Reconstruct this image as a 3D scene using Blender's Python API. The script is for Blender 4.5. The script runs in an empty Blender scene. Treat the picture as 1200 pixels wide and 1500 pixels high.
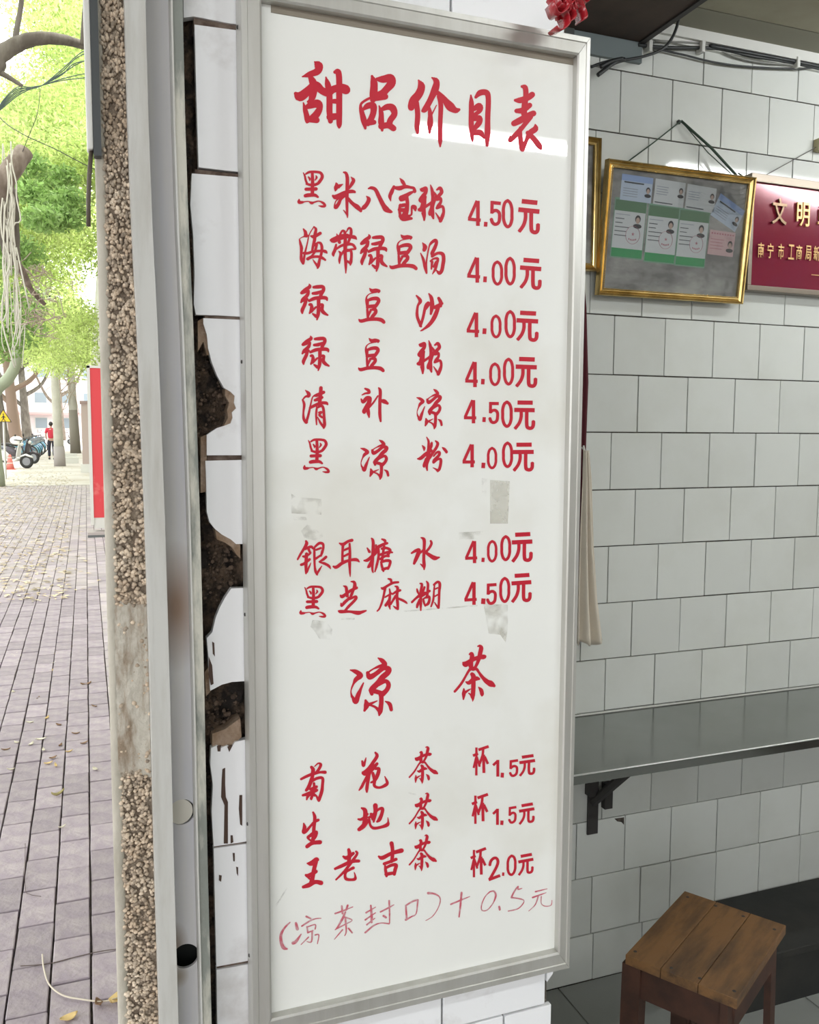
import bpy, bmesh, math, random
import numpy as np
from mathutils import Vector, Matrix
R = random.Random(7)
SC = bpy.context.scene
COL = SC.collection

# ---------------------------------------------------------------- camera
FPX = 1270.6
YAW, PITCH, ROLL = 0.3565, 0.0909, 0.00493
CAM = Vector((0, 0, 1.487))
_F = Vector((math.sin(YAW)*math.cos(PITCH), math.cos(YAW)*math.cos(PITCH), -math.sin(PITCH)))
_R = Vector((math.cos(YAW), -math.sin(YAW), 0)); _U = _R.cross(_F)
_R, _U = _R*math.cos(ROLL)+_U*math.sin(ROLL), -_R*math.sin(ROLL)+_U*math.cos(ROLL)
cd = bpy.data.cameras.new('camera'); cam = bpy.data.objects.new('camera', cd); COL.objects.link(cam)
cam.matrix_world = Matrix.Translation(CAM) @ Matrix((_R, _U, -_F)).transposed().to_4x4()
cd.sensor_fit = 'VERTICAL'; cd.sensor_height = 36; cd.lens = FPX/1500*36; cd.clip_start = .01; cd.clip_end = 500
SC.camera = cam

# ---------------------------------------------------------------- sky, sun, exposure
SKY = 3.55; SUN = 5.0; TUBE = (135, 88); EXPO = 0.0
w = bpy.data.worlds.new('sky'); SC.world = w; w.use_nodes = True
bg = w.node_tree.nodes['Background']; bg.inputs[0].default_value = (.97, .985, 1, 1); bg.inputs[1].default_value = SKY
sd = bpy.data.lights.new('sun', 'SUN'); sd.energy = SUN; sd.angle = math.radians(4); sd.color = (1, .95, .86)
sun = bpy.data.objects.new('sun', sd); COL.objects.link(sun)
sun.rotation_euler = (Vector((-.45, -.45, -1))).to_track_quat('-Z', 'Y').to_euler()
SC.view_settings.view_transform = 'Standard'; SC.view_settings.look = 'None'
SC.view_settings.gamma = 1; SC.view_settings.use_curve_mapping = False; SC.view_settings.exposure = EXPO

# ---------------------------------------------------------------- helpers
def at(u, v, Y=None, Z=None, X=None):
    """point of the real plane Y=, Z= or X= seen at photo pixel u, v"""
    d = _F+_R*((u-600)/FPX)-_U*((v-750)/FPX)
    k = Y/d.y if Y is not None else (Z-CAM.z)/d.z if Z is not None else X/d.x
    return CAM+d*k
def gz(y): return max(0, .005*(y-4))
def gpt(u, v):
    d = _F+_R*((u-600)/FPX)-_U*((v-750)/FPX)
    k = (CAM.z+.02)/(.005*d.y-d.z)
    p = CAM+d*k
    return Vector((p.x, p.y, gz(p.y)))
_MAT = {}
def mat(name, col, rough=.5, metal=0, spec=.5, var=0, noise=None, bump=None, emis=None, coat=0, trans=0, rand=0, build=None):
    """col base colour; noise=(colour2, scale, low, high[, stretch]); bump=(scale, strength); var = per-object value variation; rand = per-island"""
    if name in _MAT: return _MAT[name]
    m = bpy.data.materials.new(name); m.use_nodes = True; nt = m.node_tree; N = nt.nodes; L = nt.links
    b = N['Principled BSDF']; b.inputs['Roughness'].default_value = rough; b.inputs['Metallic'].default_value = metal
    b.inputs['Specular IOR Level'].default_value = spec; b.inputs['Base Color'].default_value = (*col, 1)
    b.inputs['Coat Weight'].default_value = coat
    tc = N.new('ShaderNodeTexCoord'); out = None
    if noise:
        c2, sc, lo, hi = noise[:4]
        mp = N.new('ShaderNodeMapping'); mp.inputs['Scale'].default_value = noise[4] if len(noise) > 4 else (1, 1, 1)
        L.new(tc.outputs['Object'], mp.inputs[0])
        n = N.new('ShaderNodeTexNoise'); n.inputs['Scale'].default_value = sc; n.inputs['Detail'].default_value = 6; n.inputs['Roughness'].default_value = .62
        L.new(mp.outputs[0], n.inputs[0])
        r = N.new('ShaderNodeMapRange'); r.inputs[1].default_value = lo; r.inputs[2].default_value = hi; L.new(n.outputs[0], r.inputs[0])
        x = N.new('ShaderNodeMix'); x.data_type = 'RGBA'; x.inputs[6].default_value = (*col, 1); x.inputs[7].default_value = (*c2, 1)
        L.new(r.outputs[0], x.inputs[0]); out = x.outputs[2]
    if var or rand:
        src = N.new('ShaderNodeObjectInfo').outputs['Random'] if var else N.new('ShaderNodeNewGeometry').outputs['Random Per Island']
        k = var or rand
        r = N.new('ShaderNodeMapRange'); r.inputs[3].default_value = 1-k; r.inputs[4].default_value = 1+k; L.new(src, r.inputs[0])
        h = N.new('ShaderNodeHueSaturation')
        if out: L.new(out, h.inputs['Color'])
        else: h.inputs['Color'].default_value = (*col, 1)
        L.new(r.outputs[0], h.inputs['Value']); out = h.outputs[0]
    if build: out = build(nt, out, tc) or out
    if out: L.new(out, b.inputs['Base Color'])
    if bump:
        n = N.new('ShaderNodeTexNoise'); n.inputs['Scale'].default_value = bump[0]; n.inputs['Detail'].default_value = 5
        L.new(tc.outputs['Object'], n.inputs[0])
        bp = N.new('ShaderNodeBump'); bp.inputs['Strength'].default_value = bump[1]; bp.inputs['Distance'].default_value = .01
        L.new(n.outputs[0], bp.inputs['Height']); L.new(bp.outputs[0], b.inputs['Normal'])
    if emis: b.inputs['Emission Color'].default_value = (*col, 1); b.inputs['Emission Strength'].default_value = emis
    if trans:
        t = N.new('ShaderNodeBsdfTranslucent'); a = N.new('ShaderNodeMixShader'); a.inputs[0].default_value = trans
        if out: L.new(out, t.inputs[0])
        else: t.inputs[0].default_value = (*col, 1)
        L.new(b.outputs[0], a.inputs[1]); L.new(t.outputs[0], a.inputs[2]); L.new(a.outputs[0], N['Material Output'].inputs[0])
    _MAT[name] = m
    return m
def tag(o, label=None, cat=None, group=None, kind=None):
    if label: o['label'] = label
    if cat: o['category'] = cat
    if group: o['group'] = group
    if kind: o['kind'] = kind
    return o
def link(name, me, parent=None, m=None, smooth=False):
    if m is not None: me.materials.append(m)
    if smooth: me.polygons.foreach_set('use_smooth', [True]*len(me.polygons))
    o = bpy.data.objects.new(name, me); COL.objects.link(o)
    if parent: o.parent = parent; o.matrix_parent_inverse = PINV.get(parent.name, Matrix())
    return o
PINV = {}
def empty(name, loc, label, cat, group=None, rz=0):
    """an Empty at a thing's base; its parts are given in world coordinates"""
    o = bpy.data.objects.new(name, None); COL.objects.link(o); o.location = loc; o.rotation_euler = (0, 0, rz); o.empty_display_size = .1
    PINV[o.name] = (Matrix.Translation(loc) @ Matrix.Rotation(rz, 4, 'Z')).inverted()
    return tag(o, label, cat, group)
def lempty(name, loc, label, cat, group=None, rz=0):
    """an Empty whose parts are given in its own coordinates"""
    o = empty(name, loc, label, cat, group, rz); PINV[o.name] = Matrix(); return o
def copy_tree(o, parent=None):
    c = o.copy(); COL.objects.link(c)
    if parent: c.parent = parent; c.matrix_parent_inverse = o.matrix_parent_inverse
    for ch in [x for x in o.children]: copy_tree(ch, c)
    return c
class MB:
    """collects shapes; build() links them as ONE mesh object"""
    def __init__(s): s.v = []; s.f = []
    def add(s, vs, fs):
        n = len(s.v); s.v += [tuple(x) for x in vs]; s.f += [tuple(i+n for i in f) for f in fs]; return s
    def box(s, x0, y0, z0, x1, y1, z1, M=None, bev=0):
        if bev:
            bm = bmesh.new(); bmesh.ops.create_cube(bm, size=1)
            for v in bm.verts: v.co = Vector(((x0+x1)/2+v.co.x*(x1-x0), (y0+y1)/2+v.co.y*(y1-y0), (z0+z1)/2+v.co.z*(z1-z0)))
            bmesh.ops.bevel(bm, geom=bm.edges[:], offset=bev, segments=2, affect='EDGES', profile=.5)
            return s.bm(bm, M)
        v = [Vector((x, y, z)) for x in (x0, x1) for y in (y0, y1) for z in (z0, z1)]
        if M: v = [M @ p for p in v]
        return s.add(v, [(0, 1, 3, 2), (4, 6, 7, 5), (0, 4, 5, 1), (2, 3, 7, 6), (0, 2, 6, 4), (1, 5, 7, 3)])
    def bm(s, bm, M=None):
        bm.verts.ensure_lookup_table()
        for i, v in enumerate(bm.verts): v.index = i
        s.add([(M @ v.co) if M else v.co.copy() for v in bm.verts], [[v.index for v in f.verts] for f in bm.faces]); bm.free(); return s
    def tube(s, pts, r, seg=8, cap=True, close=False):
        pts = [Vector(p) for p in pts]; n = len(pts); rr = r if isinstance(r, (list, tuple)) else [r]*n; rings = []
        up = None
        for i, p in enumerate(pts):
            a = pts[i-1] if i or close else p; b = pts[(i+1) % n] if i < n-1 or close else p
            d = (b-a).normalized()
            if up is None: up = d.orthogonal().normalized()
            up = (up-d*up.dot(d)); up = up.normalized() if up.length > 1e-6 else d.orthogonal().normalized()
            q = d.cross(up)
            rings.append([p+(up*math.cos(t)+q*math.sin(t))*rr[i] for t in [2*math.pi*k/seg for k in range(seg)]])
        fs = []
        for i in range(n if close else n-1):
            j = (i+1) % n
            for k in range(seg): fs.append((i*seg+k, i*seg+(k+1) % seg, j*seg+(k+1) % seg, j*seg+k))
        if cap and not close: fs += [tuple(range(seg))[::-1], tuple((n-1)*seg+k for k in range(seg))]
        return s.add([p for g in rings for p in g], fs)
    def lathe(s, prof, seg=20, M=None):
        vs = []; fs = []
        for (r, z) in prof:
            for k in range(seg):
                t = 2*math.pi*k/seg; p = Vector((r*math.cos(t), r*math.sin(t), z)); vs.append(M @ p if M else p)
        for i in range(len(prof)-1):
            for k in range(seg): fs.append((i*seg+k, i*seg+(k+1) % seg, (i+1)*seg+(k+1) % seg, (i+1)*seg+k))
        fs += [tuple(range(seg))[::-1], tuple((len(prof)-1)*seg+k for k in range(seg))]
        return s.add(vs, fs)
    def prism(s, poly, y0, y1):
        """poly of (x,z) extruded along Y, y0 the front"""
        n = len(poly)
        s.add([(x, y0, z) for x, z in poly]+[(x, y1, z) for x, z in poly],
              [tuple(range(n)), tuple(range(n, 2*n))[::-1]]+[(i, n+i, n+(i+1) % n, (i+1) % n) for i in range(n)]); return s
    def build(s, name, m, parent=None, smooth=False, fixn=True):
        me = bpy.data.meshes.new(name); me.from_pydata(s.v, [], s.f); me.validate()
        if fixn:
            b = bmesh.new(); b.from_mesh(me); bmesh.ops.recalc_face_normals(b, faces=b.faces); b.to_mesh(me); b.free()
        return link(name, me, parent, m, smooth)
def box(name, a, b, m, parent=None, bev=0): return MB().box(*a, *b, bev=bev).build(name, m, parent, fixn=not bev)
def arc(n, f): return [f(i/(n-1)) for i in range(n)]
def struct(o): o['kind'] = 'structure'; return o

# ---------------------------------------------------------------- materials
M_tile = mat('glazed_tile', (.60, .617, .58), .06, var=.05, bump=(5, .035), noise=((.53, .54, .49), 3, .45, .8))
M_ptile = mat('pillar_tile', (.84, .85, .86), .16, var=.04, noise=((.50, .47, .45), 9, .55, .85), bump=(9, .05))
M_grout = mat('dark_grout', (.04, .034, .028), .95, noise=((.12, .10, .08), 40, .4, .7))
M_plaster = mat('wall_plaster', (.55, .55, .52), .9, noise=((.42, .41, .38), 4, .4, .7))
def wet(nt, out, tc): return None
M_mortar = mat('broken_mortar', (.018, .013, .01), .85, noise=((.17, .115, .075), 38, .43, .68), bump=(90, .9))
M_mortar2 = mat('bare_mortar', (.24, .16, .10), .9, noise=((.36, .27, .2), 60, .4, .7), bump=(120, .5))
M_alu = mat('brushed_aluminium', (.56, .555, .52), .42, metal=.55, noise=((.47, .46, .42), 6, .4, .75, (6, 6, .6)))
M_ceil = mat('ceiling_board', (.36, .34, .25), .85, noise=((.27, .25, .18), 3, .4, .7))
M_white = mat('white_trim', (.62, .62, .58), .5)
M_red = mat('red_vinyl', (.50, .020, .038), .5, spec=.2)
M_ink = mat('red_felt_pen', (.55, .10, .14), .7, noise=((.55, .33, .35), 160, .42, .66))
M_steel = mat('stainless_steel', (.36, .37, .36), .15, metal=1, noise=((.30, .31, .30), 3, .4, .7), bump=(6, .02))
M_dark = mat('dark_iron', (.035, .032, .03), .6)
M_cable = mat('black_cable', (.02, .022, .022), .45)
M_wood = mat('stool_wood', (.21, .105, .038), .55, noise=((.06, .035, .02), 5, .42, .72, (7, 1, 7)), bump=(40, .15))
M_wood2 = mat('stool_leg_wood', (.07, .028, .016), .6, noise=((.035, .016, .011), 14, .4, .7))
M_gold = mat('gold_moulding', (.66, .48, .19), .24, metal=.9, noise=((.40, .27, .09), 18, .45, .7))
# ================================================================= THE SETTING
D = .97; B = 1.93; ZT = 1.487+D*.46
def wz(v, u=320): return at(u, v, Y=D).z
# back wall ------------------------------------------------------
wb = struct(box('wall_back', (.45, B+.006, -.1), (3.7, B+.15, 2.75), M_grout))
rows = [2.54, 2.389, 2.238, 2.089, 1.94, 1.789, 1.6385, 1.491, 1.342, 1.194, 1.043, .893, .752, .603, .4525, .295, .133, 0]
exact = {13: (1180, [953, 1021.5, 1085, 1146]), 14: (1250, [844, 915, 982, 1049, 1111, 1170]), 15: (1320, [867, 937.5, 981, 1047, 1110, 1169]), 16: (1400, [868.5])}
tile_bev = {}
def tile(name, x0, x1, z0, z1, y, m, parent, t=.008):
    g = .0011
    o = MB().box(x0+g+R.uniform(0, .0006), y, z0+g+R.uniform(0, .0007), x1-g-R.uniform(0, .0006), y+t, z1-g-R.uniform(0, .0007), bev=.0009).build(name, m, parent, fixn=False)
    return o
for i in range(len(rows)-1):
    z1, z0 = rows[i], rows[i+1]
    if i in exact:
        v, us = exact[i]; js = [at(u, v, Y=B).x for u in us]
        if i == 16: js = [js[0]-.156, js[0], js[0]+.158]
    else:
        ph = 1.354 if (i in (0, 2, 4, 6, 8, 10, 12)) else 1.276
        ph += {0: .016, 2: .010, 4: .004, 6: 0}.get(i, 0)
        if i == 7: ph = 1.276-.0
        if i in (6,): ph = 1.354
        js = [ph]
    while js[0] > .75: js.insert(0, js[0]-.156)
    while js[-1] < 2.9: js.append(js[-1]+.156)
    for a, b in zip(js[:-1], js[1:]): tile('tile', a, b, z0, z1, B+R.uniform(-.0007, .0007), M_tile, wb)
MB().prism([(at(u, v, Y=B).x, at(u, v, Y=B).z) for u, v in ((900, 1199), (908, 1198), (914, 1197), (914, 1208), (910, 1204), (904, 1203))], B-.0012, B+.002).build('chip', M_grout, wb)
# jamb pillar carrying the menu board -----------------------------
wj = struct(box('wall_jamb', (.0575, D+.05, -.1), (.571, B+.006, 2.75), M_plaster))
# rough broken mortar bed in front of the masonry
nx, nz = 34, 420; vs = []; fs = []
from mathutils import noise as mn
for j in range(nz+1):
    for i in range(nx+1):
        x = .108+i/nx*.1; z = .55+j/nz*1.6
        d = mn.fractal(Vector((x*60, 3, z*60)), 1, 2, 5)*.009+mn.fractal(Vector((x*220, 8, z*220)), 1, 2, 3)*.004
        vs.append((x, min(D+.048, max(D+.010, D+.026+d-(.010 if i < 4 else 0))), z))
for j in range(nz):
    for i in range(nx): a = j*(nx+1)+i; fs.append((a, a+1, a+nx+2, a+nx+1))
MB().add(vs, fs).build('broken_mortar', M_mortar, wj, smooth=True)
box('mortar_bed', (.2, D+.008, -.1), (.566, D+.05, 2.75), M_grout, wj)
# crumbs and pale broken plaster edges round the damage
cr = MB()
def crumb(mb, p, r, seg=1):
    bm = bmesh.new(); bmesh.ops.create_icosphere(bm, subdivisions=seg, radius=1)
    for v in bm.verts: v.co = Vector((v.co.x*r*R.uniform(.7, 1.2), v.co.y*r*R.uniform(.6, 1), v.co.z*r*R.uniform(.7, 1.2)))
    mb.bm(bm, Matrix.Translation(p) @ Matrix.Rotation(R.uniform(0, 6), 4, Vector((R.random(), R.random(), R.random()+.1))))
for (u0, v0, u1, v1, n) in ((290, 560, 340, 640, 90), (300, 795, 350, 880, 120), (304, 1015, 352, 1075, 90), (290, 470, 300, 560, 25)):
    for k in range(n):
        p = at(R.uniform(u0, u1), R.uniform(v0, v1), Y=D+.018); crumb(cr, p+Vector((0, R.uniform(-.004, .006), 0)), R.uniform(.0008, .0026)*(1 if R.random() < .8 else 1.5))
tag(cr.build('mortar_crumbs', mat('crumb', (.10, .07, .05), .9, rand=.7), wj, smooth=False), kind='stuff')
def slab(name, pts, m, y=D+.001, t=.01, par=wj, fn=None):
    poly = []
    for (u, v) in pts:
        p = at(u, v, Y=y); x = .1985 if u >= 347 else p.x
        poly.append((x, p.z))
    return MB().prism(poly, y, y+t).build(name, m, par)
T = [
 [(268, -60), (348, -60), (348, 33), (335, 34), (300, 27), (284, 24), (269, 26)],
 [(285, 36), (348, 43), (348, 251), (334, 250), (291, 245), (288, 150)],
 [(281, 254), (348, 258), (348, 464), (320, 462), (287, 461), (284, 445), (285, 400), (283, 345), (279, 300)],
 [(350, 468), (350, 667), (303, 667), (303, 637), (310, 632), (318, 627), (328, 624), (338, 620), (341, 612), (340, 604), (346, 598), (343, 590), (344, 580), (338, 574), (328, 568), (318, 550), (310, 530), (305, 510), (303, 490), (298, 474), (298, 466)],
 [(351, 673), (351, 798), (346, 797), (338, 790), (325, 783), (315, 775), (307, 765), (303, 750), (302, 700), (301, 675)],
 [(352, 862), (352, 1000), (340, 999), (325, 1003), (308, 1012), (306, 985), (305, 960), (303, 935), (311, 926), (316, 905), (322, 890), (330, 875), (339, 862)],
 [(354, 1080), (355, 1234), (313, 1240), (310, 1190), (312, 1150), (308, 1120), (309, 1096), (318, 1092), (325, 1095), (333, 1092), (339, 1095), (344, 1087)],
 [(355, 1238), (356, 1410), (317, 1416), (315, 1330), (313, 1243)],
 [(356, 1415), (358, 1600), (320, 1600), (317, 1421)]]
for t in T: slab('tile', t, M_ptile)
M_j = mat('brown_grout', (.20, .15, .12), .95, noise=((.09, .06, .045), 60, .4, .6))
for a, b, u in ((24, 44, 284), (248, 262, 286), (460, 471, 300), (664, 676, 304), (1232, 1244, 314), (1408, 1420, 318)):
    p, q = at(u, b, Y=D+.004), at(u, a, Y=D+.004); MB().box(p.x, D+.004, p.z, .2, D+.02, q.z).build('grout_joint', M_j, wj)
for pts in ([(326, 1127), (330, 1125), (330, 1150), (331, 1168), (334, 1175), (334, 1236), (328, 1236), (329, 1180), (324, 1168), (325, 1140)],
            [(311, 940), (314, 942), (315, 962), (312, 958)], [(306, 962), (311, 975), (313, 1002), (309, 1004), (306, 990)],
            [(351, 1165), (355, 1165), (355, 1210), (352, 1208), (350, 1185)], [(341, 1250), (344, 1250), (344, 1262), (342, 1262)], [(346, 1270), (349, 1271), (349, 1284), (347, 1280)],
            [(321, 1282), (325, 1283), (324, 1292), (321, 1290)], [(338, 1224), (341, 1224), (342, 1234), (338, 1236)], [(318, 1093), (324, 1092), (323, 1101), (319, 1101)], [(333, 1094), (341, 1092), (336, 1102)]):
    MB().prism([(at(u, v, Y=D).x, at(u, v, Y=D).z) for u, v in pts], D+.0004, D+.0016).build('dark_drip', mat('dark_drip', (.06, .03, .018), .5), wj)
for pts in ([(330, 569), (338, 574), (344, 580), (343, 590), (346, 598), (340, 604), (341, 612), (338, 620), (328, 624), (334, 612), (333, 600), (336, 590), (330, 580)],
            [(315, 776), (325, 783), (338, 790), (352, 798), (352, 818), (346, 812), (340, 802), (330, 795), (318, 790)],
            [(311, 1075), (330, 1068), (352, 1052), (354, 1080), (344, 1088), (338, 1095), (325, 1093), (311, 1095)],
            [(290, 470), (298, 466), (303, 490), (306, 520), (303, 520), (298, 500), (290, 515)], [(294, 640), (303, 637), (303, 720), (294, 722)], [(307, 975), (311, 985), (309, 1012), (302, 1020), (300, 985)]):
    MB().prism([(at(u, v, Y=D+.004).x, at(u, v, Y=D+.004).z) for u, v in pts], D+.004, D+.03).build('bare_plaster', M_mortar2, wj)
# tiles behind and round the board, staggered like the ones in view
zr = [2.75, 2.67, 2.52, 2.37, 2.22, 2.07, 1.92, 1.764, 1.610, 1.459, 1.310, 1.162, 1.0167, .8705, .720, .572, .42, .27, .12, -.03]
cols = {0: [.205, .2605, .4095, .5605], 1: [.205, .3498, .4984, .571]}
for i in range(len(zr)-1):
    i -= 3; js = [.2005]+(cols[0] if i % 2 == 0 else cols[1])
    if i == 1: js = [.2005, .2605, .4095, .5605, .571]
    if i == 9: js = [.2005, .3498, .4984, .571]
    if i == 8: js = [.2005, .2605, .4095, .571]
    for a, b in zip(js[:-1], js[1:]):
        if b-a < .012: continue
        if i == 9 and b > .56:
            MB().prism([(a+.001, zr[i+4]+.001), (.5625, zr[i+4]+.001), (.562, .752), (.571, .762), (.5715, zr[i+3]-.001), (a+.001, zr[i+3]-.001)], D, D+.008).build('tile', M_ptile, wj)
        else: tile('tile', a, b, zr[i+4], zr[i+3], D, M_ptile, wj)
for a, b in ((2.08, 2.24), (2.24, 2.4), (2.4, 2.56), (2.56, 2.72), (.58, .735), (.43, .58), (.28, .43), (.13, .28), (0, .13)): tile('tile', .124, .1995, a, b, D, M_ptile, wj)
# pebble-dash outer corner of the jamb
wo = struct(box('wall_corner', (.0225, D+.004, -.1), (.0574, D+.09, 2.75), mat('pebble_cement', (.17, .13, .095), .95, noise=((.34, .28, .21), 70, .4, .7), bump=(150, .6))))
M_edge = mat('pale_render', (.46, .43, .36), .9, noise=((.30, .28, .22), 30, .45, .75, (1, 1, .25)), bump=(60, .4))
MB().tube([(.0225, D+.0075, -.1), (.0225, D+.0075, 2.75)], .0062, 16).build('rendered_edge', M_edge, wo, smooth=True)
box('rendered_return', (.0182, D+.012, -.1), (.0226, D+.09, 2.75), M_edge, wo)
M_peb = mat('pebble', (.42, .33, .24), .7, rand=.5, noise=((.58, .49, .38), 25, .4, .65))
pb = MB(); pal = MB()
zlo, zhi = 1.115, 1.30
for k in range(5200):
    z = R.uniform(.55, 2.12); x = R.uniform(.0255, .0565)
    if zlo < z < zhi and not (x > .05 and R.random() < .35): 
        if R.random() > .06: continue
    r = R.uniform(.0015, .0031) if z < 1.12 else R.uniform(.0017, .0034)
    crumb(pb, (x, D+.003-R.random()*.0012, z), r)
tag(pb.build('pebbles', M_peb, wo, smooth=True), kind='stuff')
vs = []; fs = []; nx, nz = 10, 90
for j in range(nz+1):
    for i in range(nx+1):
        x = .0235+i/nx*.032; z = zlo-.01+j/nz*(zhi-zlo+.02)
        e = min(j, nz-j)/6; d = mn.fractal(Vector((x*150, 1, z*60)), 1, 2, 4)*.0012
        vs.append((x, D+.001+d+max(0, 1-e)*.003, z))
for j in range(nz):
    for i in range(nx): a = j*(nx+1)+i; fs.append((a, a+1, a+nx+2, a+nx+1))
MB().add(vs, fs).build('cement_patch', mat('cement_patch', (.52, .49, .42), .95, noise=((.26, .20, .14), 26, .46, .62, (2, 1, .5)), bump=(70, .5)), wo, smooth=True)
# shutter guide channel -------------------------------------------
sc = empty('shutter_guide', (.085, D, 0), 'grey metal roller shutter guide with round holes beside the pebble-dash corner', 'shutter guide')
M_fl = mat('flange_paint', (.53, .53, .50), .5, noise=((.43, .42, .38), 12, .45, .7, (4, 4, .5)))
def rust(nt, out, tc):
    N, L = nt.nodes, nt.links; cur = out
    for (x, y, z, r, c, h) in ((.088, D, 1.295, .034, (.22, .10, .03), .45), (.079, D, .905, .017, (.20, .12, .05), .6), (.084, D, .865, .012, (.25, .18, .08), .8)):
        mp = N.new('ShaderNodeMapping'); mp.vector_type = 'POINT'; mp.inputs['Location'].default_value = (-x, -y, -z*h); mp.inputs['Scale'].default_value = (1, 1, h); L.new(tc.outputs['Object'], mp.inputs[0])
        ln = N.new('ShaderNodeVectorMath'); ln.operation = 'LENGTH'; L.new(mp.outputs[0], ln.inputs[0])
        r_ = N.new('ShaderNodeMapRange'); r_.inputs[1].default_value = r*.15; r_.inputs[2].default_value = r; r_.inputs[3].default_value = .8; r_.inputs[4].default_value = 0; L.new(ln.outputs['Value'], r_.inputs[0])
        x_ = N.new('ShaderNodeMix'); x_.data_type = 'RGBA'; x_.inputs[7].default_value = (*c, 1); L.new(cur, x_.inputs[6]); L.new(r_.outputs[0], x_.inputs[0]); cur = x_.outputs[2]
    return cur
M_web = mat('channel_metal', (.56, .565, .59), .5, noise=((.62, .61, .58), 5, .4, .7, (8, 8, .5)), build=rust)
sc.location = (0, 0, 0); PINV[sc.name] = Matrix()
MB().box(.0558, D-.023, -.05, .0585, D+.004, 2.6).box(.0585, D-.0235, -.05, .0757, D-.018, 2.6).box(.0735, D-.0232, -.05, .0757, D+.0035, 2.6).box(.0600, D-.0237, -.05, .0604, D-.0230, 2.6).build('outer_flange', M_fl, sc)
xa, xb = .0575, .1035; hz = [(1.0595, .0148), (.888, .0146)]; xc = .0878; wbm = MB(); zc = -.05
for z, r in sorted([(z, r) for z, r in hz], key=lambda q: q[0]):
    h = .02; wbm.box(xa, D+.004, zc, xb, D+.006, z-h); n = 32
    ci = [(xc+r*math.cos(2*math.pi*k/n), z+r*math.sin(2*math.pi*k/n)) for k in range(n)]
    sq = []
    for k in range(n):
        c, s = math.cos(2*math.pi*k/n), math.sin(2*math.pi*k/n); m_ = max(abs(c), abs(s))
        sq.append((xc+c/m_*(xb-xc if c > 0 else xc-xa), z+s/m_*h))
    wbm.add([(x, D+.004, q) for x, q in ci]+[(x, D+.004, q) for x, q in sq]+[(x, D+.008, q) for x, q in ci],
            [(k, (k+1) % n, n+(k+1) % n, n+k) for k in range(n)]+[(k, (k+1) % n, 2*n+(k+1) % n, 2*n+k) for k in range(n)])
    zc = z+h
wbm.box(xa, D+.004, zc, xb, D+.006, 2.6); wbm.build('web', M_web, sc)
MB().lathe([(.0147, 0), (.0147, .004)], 32, Matrix.Translation((xc, D+.010, 1.0595)) @ Matrix.Rotation(math.pi/2, 4, 'X')).build('hole_plug', mat('plastic_plug', (.66, .64, .56), .5), sc)
MB().box(xa, D+.03, .84, xb, D+.032, .94).build('hole_shade_sheet', mat('hole_shade', (.012, .014, .013), .9), sc)  # black sheet added behind the lower hole to paint its shade
M_lip = mat('worn_lip', (.50, .49, .42), .6, noise=((.20, .215, .19), 16, .44, .58, (2, 2, .45)), bump=(60, .3))
MB().box(.1005, D-.0235, -.05, .1022, D+.004, 2.6).build('inner_edge', M_fl, sc)
MB().box(.1022, D-.022, -.05, .1122, D-.012, 2.6).box(.1100, D-.0218, -.05, .1122, D+.05, 2.6).build('inner_flange', M_lip, sc)
# street side above the jamb: conduit, cable
co = empty('conduit', (.016, 1.02, 1.7), 'dark flat conduit running down the outer corner and ending in a short pipe', 'pipe')
MB().box(.009, D-.011, 1.77, .0152, D+.006, 2.7, bev=.002).build('white_pipe', M_white, co, fixn=False)
MB().box(.0152, D-.010, 1.765, .0228, D+.003, 2.7).build('conduit_body', mat('conduit_grey', (.05, .056, .057), .5), co)
MB().tube([(.013, D-.004, 1.77), (.0105, D-.006, 1.745), (.009, D-.006, 1.72), (.0085, D-.006, 1.695)], .0022, 8).build('cable_end', mat('brown_cable', (.09, .07, .05), .6), co, smooth=True)
# the guide and its corner are slightly bowed and out of plumb
BOW = sorted((at(u, v, Y=.948).z, at(u, v, Y=.948).x-.0562) for u, v in ((183, 0), (190, 250), (203, 500), (213, 750), (221, 1000), (227, 1250), (235, 1500)))
def bow(z):
    if z <= BOW[0][0]: return BOW[0][1]
    if z >= BOW[-1][0]: return BOW[-1][1]
    for (a, p), (b, q) in zip(BOW[:-1], BOW[1:]):
        if a <= z <= b: return p+(q-p)*(z-a)/(b-a)
def bend(o):
    bm = bmesh.new(); bm.from_mesh(o.data)
    if len(bm.verts) < 3000:
        for k in range(14): bmesh.ops.bisect_plane(bm, geom=bm.verts[:]+bm.edges[:]+bm.faces[:], plane_co=(0, 0, .7+k*.1), plane_no=(0, 0, 1))
    for v in bm.verts: v.co.x += bow(v.co.z)*min(1, max(0, (v.co.x-.0245)/.0317))*(1 if v.co.y < D+.06 else .6)
    bm.to_mesh(o.data); bm.free()
for o in list(sc.children)+[wo]+list(wo.children):
    if o.name != 'hole_plug': bend(o)
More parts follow.
